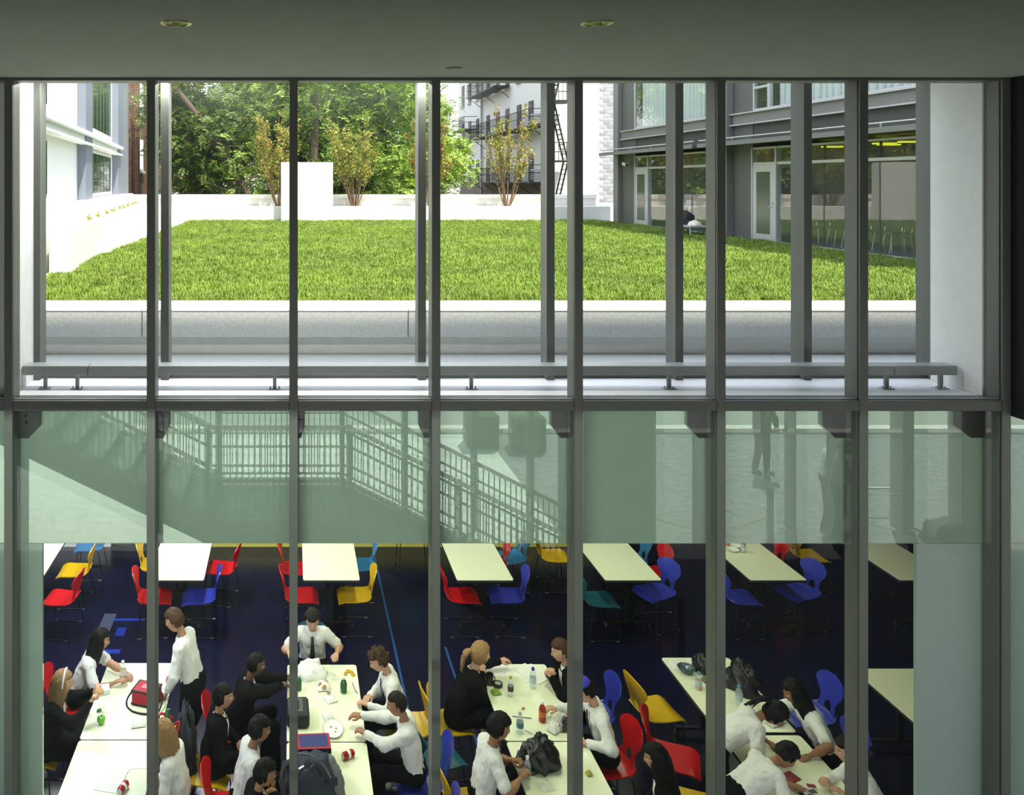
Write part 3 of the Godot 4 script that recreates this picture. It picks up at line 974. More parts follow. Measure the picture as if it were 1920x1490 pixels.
# ---------- grey building on the right; its face stands at x = 13 and faces left
func build_right_building() -> void:
	var t := thing("grey_building", "dark grey metal clad building with glazed bays right of lawn", "building", V(13.0, LAWN_Y, -32.0))
	# local: z = 0 at the far corner, +z towards the camera, face at x = 0
	var Lz := 20.0
	var P := func(called: String, y0: float, y1: float, z0: float, z1: float, x0: float, x1: float, m: Material, bev := 0.006) -> MeshInstance3D:
		return part(called, bm(V(x1 - x0, y1 - y0, z1 - z0), bev), m, t, V((x0 + x1) * 0.5, (y0 + y1) * 0.5, (z0 + z1) * 0.5))
	# shell: back, floor, ceilings, roof, far end
	P.call("back_wall", 0.0, 7.4, 0.0, Lz, 6.0, 6.2, mat("interior_wall", 0.16, 0.17, 0.13, 0.8), 0.0)
	P.call("end_wall", 0.0, 7.4, -0.12, 0.0, 0.0, 6.2, mat("corner_render", 0.3, 0.31, 0.33, 0.9), 0.0)
	P.call("ground_floor", -0.1, 0.02, 0.0, Lz, 0.02, 6.0, M.interior_floor, 0.0)
	P.call("floor_band", 2.8, 3.6, 0.0, Lz, 0.1, 6.0, M.panel_dark, 0.0)
	P.call("roof_slab", 7.2, 7.4, -0.12, Lz, 0.0, 6.2, M.panel_dark, 0.0)
	P.call("near_end_wall", 0.0, 7.4, Lz, Lz + 0.12, 0.0, 6.2, M.panel_dark, 0.0)
	# solid grey panels and the columns with paler flanges
	P.call("panel", 0.0, 7.2, 0.0, 1.75, 0.0, 0.2, M.panel_grey)
	P.call("column", 0.0, 7.2, 0.05, 0.5, -0.16, 0.0, M.channel_grey)
	P.call("column", 0.0, 7.2, 8.0, 8.45, -0.2, 0.0, M.channel_grey)
	P.call("panel", 0.0, 7.2, 8.45, 9.45, 0.0, 0.2, M.panel_grey)
	P.call("panel", 0.0, 7.2, 7.55, 8.0, 0.0, 0.2, M.panel_grey)
	P.call("column", 0.0, 7.2, 16.3, 16.75, -0.2, 0.0, M.channel_grey)
	# two bays of glazing
	for bay in [[1.75, 7.55], [9.45, 19.9]]:
		var z0: float = bay[0]
		var z1: float = bay[1]
		# channel beam above, with flanges
		var bmn: MeshInstance3D = P.call("channel_beam", 3.3, 3.62, z0 - (1.2 if z0 < 5 else 0.95), z1, -0.05, 0.1, M.channel_grey)
		part("flange", bm(V(0.2, 0.035, z1 - z0 + 1.0), 0.0), M.aluminium, bmn, V(-0.06, 0.16, 0))
		part("flange", bm(V(0.2, 0.035, z1 - z0 + 1.0), 0.0), M.aluminium, bmn, V(-0.06, -0.16, 0))
		P.call("fascia_panel", 2.75, 3.3, z0 - 0.2, z1, 0.02, 0.12, M.panel_dark)
		# canopy blade with hanging rod
		var cn: MeshInstance3D = P.call("canopy", 2.72, 2.78, z0 - 1.6, z1, -0.75, 0.05, M.panel_grey)
		part("canopy_edge", bm(V(0.03, 0.12, z1 - z0 + 1.6), 0.004), M.channel_grey, cn, V(-0.41, -0.01, 0))
		part("rod", Geo.new().tube([V(-0.36, 0.14, -(z1 - z0 + 1.6) * 0.5), V(-0.36, 0.14, (z1 - z0 + 1.6) * 0.5)], 0.022, 8).mesh(), M.steel, cn)
		for k in 4:
			part("rod_bracket", bm(V(0.05, 0.12, 0.06), 0.004), M.steel, cn, V(-0.36, 0.08, -(z1 - z0) * 0.4 + (z1 - z0) * 0.27 * k))
		# door, leaf and frame
		var dz0 := z0 + 0.05
		var dz1 := z0 + 1.1
		var leaf: MeshInstance3D = P.call("door", 0.05, 2.12, dz0, dz1, -0.04, 0.02, M.aluminium, 0.005)
		part("door_glass", bm(V(0.02, 1.7, 0.62), 0.0), mat("frosted_green", 0.09, 0.11, 0.08, 0.15), leaf, V(-0.028, 0.0, -0.02))
		part("handle", Geo.new().tube([V(-0.05, -0.1, 0.42), V(-0.09, -0.1, 0.42), V(-0.09, -0.1, 0.3)], 0.012, 6).mesh(), M.steel, leaf)
		part("lock", Geo.new().tube([V(-0.03, 0.0, 0.42), V(-0.06, 0.0, 0.42)], 0.025, 8).mesh(), M.steel, leaf)
		P.call("door_frame", 0.0, 2.62, z0, dz0, -0.06, 0.1, M.aluminium)
		P.call("door_frame", 0.0, 2.62, dz1, dz1 + 0.06, -0.06, 0.1, M.aluminium)
		P.call("glazing_bar", 2.12, 2.2, z0, z1, -0.03, 0.06, M.aluminium)
		P.call("glazing_bar", 2.56, 2.62, z0, z1, -0.03, 0.06, M.aluminium)
		P.call("sill", 0.0, 0.06, dz1, z1, -0.05, 0.08, M.aluminium)
		var nb := 3 if z0 < 5 else 5
		for k in nb:
			var za := dz1 + 0.06 + (z1 - dz1 - 0.06) * k / nb
			var zb := dz1 + 0.06 + (z1 - dz1 - 0.06) * (k + 1) / nb
			P.call("glass_pane", 0.06, 2.12, za + 0.01, zb - 0.03, 0.0, 0.015, M.far_pane, 0.0)
			P.call("glass_pane", 2.2, 2.56, za + 0.01, zb - 0.03, 0.0, 0.015, M.far_pane, 0.0)
			P.call("glazing_post", 0.0, 2.62, zb - 0.03, zb, 0.0, 0.06, M.panel_dark)
		P.call("glass_pane", 2.2, 2.56, z0, dz1, 0.0, 0.015, M.far_pane, 0.0)
		# upper windows with pale drapes
		var uz0 := z0 + (0.0 if z0 < 5 else 0.1)
		P.call("upper_frame", 3.62, 3.7, uz0, z1, -0.03, 0.08, M.aluminium)
		P.call("upper_frame", 3.62, 7.2, uz0 - 0.06, uz0, -0.03, 0.08, M.aluminium)
		P.call("upper_glass", 3.7, 7.2, uz0, z1, 0.0, 0.015, M.far_pane, 0.0)
		var du := uz0 + 0.15
		var i := 0
		if z0 > 5:
			P.call("upper_frame", 3.7, 7.2, uz0 + 0.62, uz0 + 0.72, -0.03, 0.08, M.aluminium)
			P.call("upper_frame", 4.25, 4.32, uz0, uz0 + 0.62, -0.03, 0.08, M.aluminium)
			du = uz0 + 0.8
		while du < z1 - 0.2:
			var wdt := 0.24 + 0.05 * sin(i * 2.3)
			if not (z0 < 5 and du > z1 - 1.1):
				var g := Geo.new().lathe([Vector2(wdt * 0.5, 3.7), Vector2(wdt * 0.5, 7.2)], 8, Transform3D.IDENTITY, V(0.35, 1, 1))
				part("drape_fold", g.mesh(), M.curtain, t, V(0.22, 0, du + wdt * 0.5))
			du += wdt
			i += 1
	# room seen through the big panes: ceiling strips, chairs
	for q in [[2.0, 9.8], [2.0, 11.75], [2.6, 11.1], [2.0, 12.6]]:
		var em := mat("strip_light", 0.9, 0.9, 0.4, 0.5)
		em.emission_enabled = true
		em.emission = Color(0.85, 0.9, 0.2)
		em.emission_energy_multiplier = 1.1
		part("strip_light", bm(V(0.5, 0.04, 0.2), 0.005), em, t, V(q[0], 2.63, q[1]))
	# security camera on its arm
	var sc := thing("security_camera", "small white security camera on grey panel under first canopy", "camera", V(12.84, LAWN_Y + 2.35, -30.6))
	part("arm", Geo.new().tube([V(0.0, 0.1, 0), V(0.0, 0.0, 0), V(-0.12, 0.0, 0.02)], 0.02, 6).mesh(), M.aluminium, sc, V(0.15, 0, 0))
	part("camera_body", Geo.new().box(V(-0.12, -0.02, 0.05), V(0.13, 0.13, 0.3), 0.03, Basis(V(1, 0, 0), 0.25)).mesh(), mat("camera_white", 0.75, 0.75, 0.75, 0.4), sc)
	part("lens", Geo.new().lathe([Vector2(0, 0), Vector2(0.045, 0.0), Vector2(0.045, 0.03)], 10, Transform3D(Basis(V(1, 0, 0), PI / 2 + 0.25), V(-0.12, -0.06, 0.2))).mesh(), M.gasket, sc)
	# dark chairs with bright wire legs behind the panes
	var first: Node3D = null
	var nm := ["first", "second", "third", "fourth", "fifth", "sixth"]
	var k2 := 0
	for q in [[1.0, 10.7, 0.3], [1.1, 11.45, -0.2], [1.0, 12.2, 0.15], [1.2, 12.95, 0.4], [0.9, 13.65, -0.3], [1.6, 14.5, 2.8]]:
		var lab := "dark chair with bright wire legs behind the big pane, %s from the grey door" % nm[k2]
		var pos := V(13.0 + q[0], LAWN_Y + 0.02, -32.0 + q[1])
		k2 += 1
		if first == null:
			first = thing("wire_chair", lab, "chair", pos, q[2], "chairs inside the grey building")
			part("seat", bm(V(0.44, 0.03, 0.44), 0.012), mat("chair_charcoal", 0.015, 0.015, 0.017, 0.5), first, V(0, 0.45, 0))
			part("backrest", bm(V(0.03, 0.34, 0.42), 0.012), M.chair_charcoal, first, V(0.22, 0.72, 0))
			for sx in [-1, 1]:
				for sz in [-1, 1]:
					part("leg", Geo.new().tube([V(sx * 0.18, 0.44, sz * 0.18), V(sx * 0.24, 0.0, sz * 0.22)], 0.011, 6).mesh(), M.chrome, first)
			for sz in [-1, 1]:
				part("back_post", Geo.new().tube([V(0.19, 0.44, sz * 0.19), V(0.23, 0.62, sz * 0.19)], 0.011, 6).mesh(), M.chrome, first)
		else:
			dup(first, "wire_chair", lab, pos, q[2], "chairs inside the grey building")

# ---------- plants
func leaf_mesh(n: int, length: float, w: float, cols: Array, sd: int) -> ArrayMesh:
	var r := RandomNumberGenerator.new()
	r.seed = sd
	var g := Geo.new()
	g.colored = true
	for i in n:
		var u := (i + 0.5) / n
		var s := 1.0 if i % 2 == 0 else -1.0
		var o := V(0, 0.06 * sin(u * PI) - 0.1 * u * u, -length * u)
		var d := V(s * 0.8, r.randf_range(-0.35, 0.1), -0.55).normalized() * (length * 0.38) * (1.0 - 0.4 * absf(u - 0.45))
		var side := V(0.5 * s, r.randf_range(-0.3, 0.3), 0.85).normalized() * w
		g.tint = cols[r.randi() % cols.size()]
		var mid := o + d * 0.5
		g.quad(o, mid - side, o + d, mid + side)
	return g.mesh()

func scatter(called: String, parent: Node3D, mesh: Mesh, m: Material, xs: Array, cs: Array) -> void:
	var mm := MultiMesh.new()
	mm.transform_format = MultiMesh.TRANSFORM_3D
	mm.use_colors = true
	mm.mesh = mesh
	mm.instance_count = xs.size()
	for i in xs.size():
		mm.set_instance_transform(i, xs[i])
		mm.set_instance_color(i, cs[i])
	var mi := MultiMeshInstance3D.new()
	mi.name = called
	mi.multimesh = mm
	mi.material_override = m
	mi.set_meta("kind", "stuff")
	parent.add_child(mi, true)

func leafy(key: String) -> StandardMaterial3D:
	var m := mat(key, 1, 1, 1, 0.55)
	m.albedo_color = Color.WHITE
	m.vertex_color_use_as_albedo = true
	m.backlight_enabled = true
	m.backlight = Color(0.7, 0.75, 0.4)
	return m

func bez(a: Vector3, b: Vector3, c: Vector3, n: int) -> Array:
	var out: Array = []
	for i in n + 1:
		var t := float(i) / n
		out.append(a.lerp(b, t).lerp(b.lerp(c, t), t))
	return out

func taper(r0: float, r1: float, n: int) -> Array:
	var out: Array = []
	for i in n + 1:
		out.append(lerpf(r0, r1, float(i) / n))
	return out

# spreading multi-stemmed birch, bare below, thin leaves above
func birch(x: float, z: float, h: float, label: String, sd: int, dens: float, warm: float) -> void:
	var r := RandomNumberGenerator.new()
	r.seed = sd
	var t := thing("multistem_birch", label, "shrub", V(x, 4.97, z), 0.0, "young birches in the end planter")
	var xs: Array = []
	var cs: Array = []
	for s in 12:
		var a := TAU * s / 12.0 + r.randf_range(-0.3, 0.3)
		var sp := r.randf_range(0.25, 1.0) * h * 0.27
		var hh := h * r.randf_range(0.72, 1.0)
		var base := V(cos(a) * 0.1, -0.03, sin(a) * 0.1)
		var top := V(cos(a) * sp, hh, sin(a) * sp)
		var pts := bez(base, V(cos(a) * sp * 0.75, hh * 0.4, sin(a) * sp * 0.75), top, 8)
		var st := Geo.new().tube(pts, taper(0.032, 0.005, 8), 6, false)
		for b in 9:
			var u := r.randf_range(0.2, 0.95)
			var o: Vector3 = pts[int(u * 8)].lerp(pts[mini(int(u * 8) + 1, 8)], u * 8 - int(u * 8))
			var ba := a + r.randf_range(-1.3, 1.3)
			var bl := h * r.randf_range(0.1, 0.24) * (1.15 - u)
			var e := o + V(cos(ba) * bl * 0.65, bl * 1.1, sin(ba) * bl * 0.65)
			st.tube([o, o.lerp(e, 0.5) + V(0, -0.02, 0), e], [0.011, 0.008, 0.003], 4, false)
			for k in int(30 * dens):
				var lp := o.lerp(e, r.randf_range(0.15, 1.1)) + V(r.randfn(0, 0.07), r.randfn(0, 0.07), r.randfn(0, 0.07))
				if lp.y < h * 0.3 and r.randf() < 0.75:
					continue
				xs.append(Transform3D(Basis.from_euler(V(r.randf() * TAU, r.randf() * TAU, r.randf() * TAU)).scaled(Vector3.ONE * r.randf_range(0.7, 1.3)), lp))
				var w := r.randf()
				cs.append(Color(0.42, 0.23, 0.05) if w < warm * 0.7 else (Color(0.38, 0.37, 0.07) if w < 0.75 else Color(0.17, 0.27, 0.05)))
		part("stem", st.mesh(), M.birch_bark, t)
	var g := Geo.new()
	g.colored = true
	g.quad(V(0, 0, 0), V(0.036, 0.05, 0.012), V(0, 0.11, 0), V(-0.036, 0.05, 0.012))
	scatter("foliage", t, g.mesh(), leafy("birch_leaf"), xs, cs)

func big_tree(x: float, z: float, y0: float, h: float, rad: float, label: String, sd: int, n: int, bright: float, lean := Vector3.ZERO) -> void:
	var r := RandomNumberGenerator.new()
	r.seed = sd
	var t := thing("leafy_tree", label, "tree", V(x, y0, z), 0.0, "trees beyond the end wall")
	var top := V(lean.x, h * 0.8, lean.z)
	var pts := bez(V(0, -0.2, 0), V(lean.x * 0.2, h * 0.4, lean.z * 0.2), top, 8)
	part("trunk", Geo.new().tube(pts, taper(0.3, 0.09, 8), 8, false).mesh(), M.bark, t)
	var xs: Array = []
	var cs: Array = []
	var per := n / 22
	for b in 22:
		var u := r.randf_range(0.18, 0.98)
		var o: Vector3 = pts[int(u * 8)].lerp(pts[mini(int(u * 8) + 1, 8)], u * 8 - int(u * 8))
		var a := r.randf() * TAU
		var bl := rad * r.randf_range(0.55, 1.0) * (1.15 - 0.45 * u)
		var e := o + V(cos(a) * bl, bl * r.randf_range(-0.05, 0.6), sin(a) * bl)
		var mid := o.lerp(e, 0.5) + V(0, bl * 0.12, 0)
		part("branch", Geo.new().tube(bez(o, mid, e, 4), taper(0.085 * (1.3 - u), 0.015, 4), 5, false).mesh(), M.bark, t)
		for k in per:
			var q: Vector3 = bez(o, mid, e, 1)[0].lerp(e, pow(r.randf(), 0.6))
			q += V(r.randfn(0, rad * 0.17), r.randfn(0, rad * 0.13), r.randfn(0, rad * 0.17))
			xs.append(Transform3D(Basis.from_euler(V(r.randfn(0, 0.5), r.randf() * TAU, r.randfn(0, 0.4))).scaled(Vector3.ONE * r.randf_range(0.75, 1.3)), q))
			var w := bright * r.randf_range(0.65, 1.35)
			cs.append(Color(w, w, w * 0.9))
	var cols := [Color(0.11, 0.19, 0.03), Color(0.16, 0.25, 0.04), Color(0.24, 0.32, 0.06), Color(0.075, 0.14, 0.03)]
	scatter("foliage", t, leaf_mesh(12, 0.56, 0.04, cols, sd), leafy("tree_leaf"), xs, cs)

func build_plants() -> void:
	birch(-0.58, -34.55, 4.6, "multi-stemmed birch with yellowing leaves left of the white monolith", 21, 1.1, 0.35)
	birch(2.72, -34.55, 4.4, "multi-stemmed birch with green-yellow leaves right of the white monolith", 22, 1.2, 0.15)
	birch(6.05, -34.55, 4.5, "orange-leaved birch half hidden behind window mullion, before the tenement", 23, 1.3, 0.5)
	birch(9.3, -34.55, 4.6, "thin multi-stemmed birch standing in front of tenement windows", 24, 0.7, 0.45)
	# big trees behind the end wall, from left to right
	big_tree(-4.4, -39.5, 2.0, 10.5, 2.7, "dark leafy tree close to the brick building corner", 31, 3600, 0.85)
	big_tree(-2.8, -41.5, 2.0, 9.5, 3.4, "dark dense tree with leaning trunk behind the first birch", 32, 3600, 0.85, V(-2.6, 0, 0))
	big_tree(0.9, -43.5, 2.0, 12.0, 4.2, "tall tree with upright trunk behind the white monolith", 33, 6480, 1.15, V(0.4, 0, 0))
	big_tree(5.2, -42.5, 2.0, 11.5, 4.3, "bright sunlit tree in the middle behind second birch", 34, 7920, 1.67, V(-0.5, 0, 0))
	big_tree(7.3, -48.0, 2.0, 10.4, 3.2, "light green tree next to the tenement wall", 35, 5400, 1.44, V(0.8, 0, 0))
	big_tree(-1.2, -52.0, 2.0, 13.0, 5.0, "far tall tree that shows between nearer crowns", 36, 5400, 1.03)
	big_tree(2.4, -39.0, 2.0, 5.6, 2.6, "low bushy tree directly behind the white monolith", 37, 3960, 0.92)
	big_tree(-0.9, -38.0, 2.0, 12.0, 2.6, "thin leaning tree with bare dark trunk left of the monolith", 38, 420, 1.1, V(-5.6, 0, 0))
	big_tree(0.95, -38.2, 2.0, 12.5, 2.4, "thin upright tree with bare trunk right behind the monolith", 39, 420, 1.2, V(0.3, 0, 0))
	# street level ground far beyond the end wall
	var gr := struct("far_ground", "ground beyond the terrace")
	slab("earth", V(-60, 1.6, -120), V(60, 2.0, -35.7), mat("far_earth", 0.12, 0.12, 0.1, 1.0), gr, 0.0)

# ---------- lunchroom furniture
func rounded_rect(w: float, d: float, r: float, n := 5) -> PackedVector2Array:
	var out := PackedVector2Array()
	for q in 4:
		var cx := (w * 0.5 - r) * (1.0 if q == 0 or q == 3 else -1.0)
		var cy := (d * 0.5 - r) * (1.0 if q < 2 else -1.0)
		for i in n + 1:
			var a := PI * 0.5 * (q + float(i) / n)
			out.append(Vector2(cx + cos(a) * r, cy + sin(a) * r))
	return out

func build_tables() -> void:
	var names := [
		[-3.72, -11.26, "white lunch table cut off by the left jamb, far row"],
		[-1.55, -11.26, "far-row white table between red chairs and a blue chair, second from left"],
		[0.53, -11.26, "far-row white table beside the yellow chair, third from left"],
		[2.58, -11.26, "far-row cream table between a red and a blue chair"],
		[4.555, -11.26, "far-row table with railing reflections on its top"],
		[6.49, -11.26, "far-row table with bottle, can and bowls near its far end"],
		[8.48, -11.26, "far-row table cut off by the pale right jamb"],
		[-1.645, -8.22, "white table with juice bottle, red lunch bag and green apple"],
		[-1.645, -7.0, "white table with loose papers nearest the glass at left"],
		[0.33, -8.19, "cream table with plastic bag, wrappers and green bottles"],
		[0.33, -6.97, "cream table with backpack, blue lunch bag and red can"],
		[2.41, -8.2, "cream table with paper sheets and four drink bottles"],
		[2.41, -6.98, "cream table with black plastic bag nearest the glass"],
		[4.495, -8.32, "cream table with dark bags and an orange drink"],
		[4.495, -7.07, "cream table with playing cards and a red booklet"],
		[6.49, -8.12, "empty green-lit table at right end of near row"]]
	var proto: Node3D = null
	for q in names:
		var pos := V(q[0], 0, q[1])
		var grp := "lunchroom tables"
		if proto:
			dup(proto, "lunch_table", q[2], pos, 0.0, grp)
			continue
		proto = thing("lunch_table", q[2], "table", pos, 0.0, grp)
		var flat := Basis(V(1, 0, 0), -PI / 2)
		part("tabletop", Geo.new().extrude(rounded_rect(0.755, 1.205, 0.03), 0.006, Transform3D(flat, V(0, 0.734, 0))).mesh(), M.laminate, proto)
		part("edge_band", Geo.new().extrude(rounded_rect(0.76, 1.21, 0.032), 0.026, Transform3D(flat, V(0, 0.7075, 0))).mesh(), M.table_edge, proto)
		for s in [-1, 1]:
			part("leg", Geo.new().box(V(0, 0.39, s * 0.42), V(0.07, 0.64, 0.05), 0.006).mesh(), M.black_metal, proto)
			var ft := part("foot", Geo.new().box(V(0, 0.085, s * 0.42), V(0.62, 0.035, 0.05), 0.008).mesh(), M.black_metal, proto)
			for sx in [-1, 1]:
				part("caster", Geo.new().lathe([Vector2(0.0, -0.014), Vector2(0.028, -0.014), Vector2(0.034, -0.006), Vector2(0.034, 0.006), Vector2(0.028, 0.014), Vector2(0.0, 0.014)], 12, Transform3D(Basis(V(0, 0, 1), PI / 2), V(sx * 0.29, 0.034, s * 0.42))).mesh(), M.rubber, ft)
				part("caster_fork", Geo.new().box(V(sx * 0.29, 0.05, s * 0.42), V(0.046, 0.05, 0.03), 0.006).mesh(), M.chrome, ft)
		part("stretcher", Geo.new().box(V(0, 0.66, 0), V(0.05, 0.04, 0.84), 0.004).mesh(), M.black_metal, proto)

func seat_mesh() -> ArrayMesh:
	var p: Array = []
	var nu := 11
	var nv := 13
	for j in nv:
		var u := float(j) / (nv - 1)
		var x := lerpf(-0.21, 0.235, u)
		var y := 0.44 - 0.012 * sin(u * PI) - 0.045 * pow(maxf(0.0, u - 0.78) / 0.22, 2.0) + 0.03 * pow(maxf(0.0, 0.18 - u) / 0.18, 2.0)
		var w := 0.21 * (0.86 + 0.14 * sin(clampf(u * 1.3, 0, 1) * PI * 0.5))
		if u < 0.12: w *= lerpf(0.8, 1.0, sqrt(u / 0.12))
		if u > 0.9: w *= lerpf(1.0, 0.9, pow((u - 0.9) / 0.1, 2.0))
		for i in nu:
			var s := lerpf(1.0, -1.0, float(i) / (nu - 1))
			p.append(V(x, y + 0.012 * s * s, s * w))
	return Geo.new().sheet(p, nu, nv, 0.012).mesh()

# petal shaped back, two ribs round an opening at its foot
func back_mesh() -> ArrayMesh:
	var g := Geo.new()
	var nv := 22
	var nu := 7
	for side in [-1.0, 1.0]:
		var p: Array = []
		for j in nv:
			var t := float(j) / (nv - 1)
			var y := lerpf(0.44, 0.84, t)
			var x := -0.2 - 0.05 * sin(t * PI * 0.5) - 0.045 * t * t + 0.012 * exp(-30.0 * t)
			var w := 0.0
			if t < 0.3:
				w = lerpf(0.15, 0.115, sin(t / 0.3 * PI * 0.5))
			elif t < 0.72:
				w = lerpf(0.115, 0.205, smoothstep(0.3, 0.72, t))
			else:
				w = 0.205 * sqrt(maxf(0.0, 1.0 - pow((t - 0.72) / 0.2802, 2.0)))
			var gap := 0.05 * sqrt(maxf(0.0, sin(clampf((t - 0.03) / 0.3, 0.0, 1.0) * PI)))
			gap = minf(gap, w * 0.6)
			for i in nu:
				var f := float(i) / (nu - 1)
				var s: float = lerpf(gap, w, f) * side
				p.append(V(x + 0.9 * s * s, y, s))
		if side < 0:
			# keep winding the same on both halves
			var q: Array = []
			for j in nv:
				for i in nu:
					q.append(p[j * nu + nu - 1 - i])
			p = q
		g.sheet(p, nu, nv, 0.011)
	return g.mesh()

var chair_protos := {}
func chair_proto(color: String, label: String, at: Vector3, turn: float, group: String) -> void:
	if chair_protos.has(color):
		dup(chair_protos[color], "shell_chair", label, at, turn, group)
		return
	var m: Material = M["chair_" + color]
	var t := thing("shell_chair", label, "chair", at, turn, group)
	if not M.has("seat_shape"):
		M["seat_shape"] = seat_mesh()
		M["back_shape"] = back_mesh()
		for s in [-1, 1]:
			var e := "l" if s < 0 else "r"
			M["leg_f" + e] = Geo.new().tube([V(0.13, 0.425, s * 0.18), V(0.17, 0.41, s * 0.205), V(0.205, 0.03, s * 0.235)], 0.0065, 6).mesh()
			M["leg_b" + e] = Geo.new().tube([V(-0.1, 0.425, s * 0.18), V(-0.14, 0.41, s * 0.205), V(-0.215, 0.03, s * 0.235)], 0.0065, 6).mesh()
			M["run" + e] = Geo.new().tube([V(0.205, 0.03, s * 0.235), V(0.2, 0.008, s * 0.235), V(-0.21, 0.008, s * 0.235), V(-0.215, 0.03, s * 0.235)], 0.0065, 6).mesh()
		M["bar_f"] = Geo.new().tube([V(0.13, 0.425, -0.18), V(0.13, 0.425, 0.18)], 0.0065, 6).mesh()
		M["bar_b"] = Geo.new().tube([V(-0.1, 0.425, -0.18), V(-0.1, 0.425, 0.18)], 0.0065, 6).mesh()
		M["glide"] = bm(V(0.05, 0.008, 0.018), 0.002)
	part("seat", M["seat_shape"], m, t)
	part("backrest", M["back_shape"], m, t)
	for e in ["l", "r"]:
		part("leg", M["leg_f" + e], M.black_metal, t)
		part("leg", M["leg_b" + e], M.black_metal, t)
		var ru := part("runner", M["run" + e], M.black_metal, t)
		for x in [-0.17, 0.17]:
			part("glide", M["glide"], M.steel, ru, V(x, 0.006, -0.235 if e == "l" else 0.235))
	part("crossbar", M["bar_f"], M.black_metal, t)
	part("crossbar", M["bar_b"], M.black_metal, t)
	chair_protos[color] = t

func build_chairs() -> void:
	var R := PI
	var far := "chairs along the far row of tables"
	var near := "chairs at the near tables"
	# [colour, x, z, degrees turned (0 faces right), label, row]
	var list := [
		["sky", -3.1, -12.35, 185, "light blue chair farthest back by the cut-off left table", far],
		["yellow", -3.12, -11.55, 180, "yellow chair seen side-on at the left table, behind the red one", far],
		["red", -3.1, -10.78, 172, "red chair in front at the left cut-off table", far],
		["yellow", -1.98, -11.7, 0, "yellow chair peeping out left of the second far table", far],
		["red", -1.86, -10.82, 5, "red chair at left of the second far table, half behind a mullion", far],
		["blue", -1.24, -10.82, 183, "blue chair at right of the second far table", far],
		["red", -1.02, -11.62, 170, "tall-looking red chair behind the blue chair, second far table", far],
		["red", 0.08, -11.6, 0, "red chair at rear left of the third far table", far],
		["red", 0.12, -10.85, 2, "red chair at front left of the third far table", far],
		["yellow", 0.86, -10.86, 181, "yellow chair at the right of the third far table", far],
		["sky", 0.98, -11.72, 180, "light blue chair back showing behind the third far table", far],
		["sky", 1.9, -12.6, 90, "chair far back of which mostly thin black legs show", far],
		["red", 2.3, -10.85, 0, "red chair pushed under left side of cream far table", far],
		["blue", 2.92, -10.85, 175, "blue chair at right of the cream far table", far],
		["red", 2.92, -11.75, 180, "dark red chair hidden behind the cream far table", far],
		["sky", 3.25, -11.95, 195, "light blue chair in the passage beyond the cream far table", far],
		["yellow", 3.92, -12.0, 0, "yellow chair under the railing reflection near mullion", far],
		["teal", 4.12, -10.75, 0, "dark teal chair at left of the reflecting far table", far],
		["sky", 5.0, -11.85, 180, "light blue chair at rear right of the reflecting far table", far],
		["red", 5.12, -11.45, 185, "red chair behind the blue one at reflecting far table", far],
		["blue", 4.98, -10.95, 200, "blue chair at front right of the reflecting far table", far],
		["blue", 6.05, -10.8, 0, "dim blue chair at left of the far table with bowls", far],
		["red", 6.98, -11.8, 180, "red chair at rear right of the far table with bowls", far],
		["blue", 6.95, -10.95, 195, "blue chair at front right of the far table with bowls", far],
		["yellow", 7.75, -12.0, 0, "yellow chair at far right beside a mullion", far],
		["red", -2.38, -8.62, 5, "red chair under the girl with dark hair at left", near],
		["yellow", -2.5, -7.86, 0, "yellow chair under the girl with headband", near],
		["blue", -2.45, -7.1, 0, "blue chair at bottom left corner, empty", near],
		["red", -0.62, -8.12, 0, "red chair under the boy reaching for the plastic bag", near],
		["yellow", -0.82, -7.62, -8, "yellow chair under the dark-haired boy in a blazer", near],
		["red", -0.52, -7.16, 0, "red chair at bottom under boy in white shirt", near],
		["teal", 0.22, -9.22, -95, "teal chair at the far end of the wrapper-strewn table", near],
		["yellow", 1.2, -8.26, 180, "yellow chair under the boy with brown hair and tie", near],
		["blue", 1.22, -7.52, 178, "blue chair under the boy in a white shirt, arm stretched", near],
		["blue", 1.15, -6.9, 170, "blue chair low at bottom centre, beside a clear wrapper", near],
		["yellow", 1.62, -8.3, 8, "yellow chair under the blond girl with ponytail", near],
		["yellow", 1.6, -7.2, 5, "yellow chair under the boy holding a green bottle", near],
		["teal", 1.42, -7.82, 20, "dark teal chair behind the boy holding a green bottle", near],
		["red", 3.05, -7.72, 185, "red chair under the boy with a blue cap", near],
		["blue", 3.15, -8.45, 180, "dark chair of the child half hidden by the middle mullion", near],
		["yellow", 3.86, -8.5, 10, "empty yellow chair by the table with orange drink", near],
		["red", 3.72, -7.8, -25, "dark red chair turned edge-on beside the empty yellow one", near],
		["yellow", 3.58, -7.2, -25, "dull yellow chair turned edge-on near bottom right", near],
		["blue", 5.45, -8.45, 180, "blue chair behind the leaning long-haired girl", near],
		["blue", 5.2, -7.72, 180, "dark blue chair under the leaning long-haired girl", near]]
	for q in list:
		chair_proto(q[0], q[4], V(q[1], 0, q[2]), deg_to_rad(q[3]), q[5])

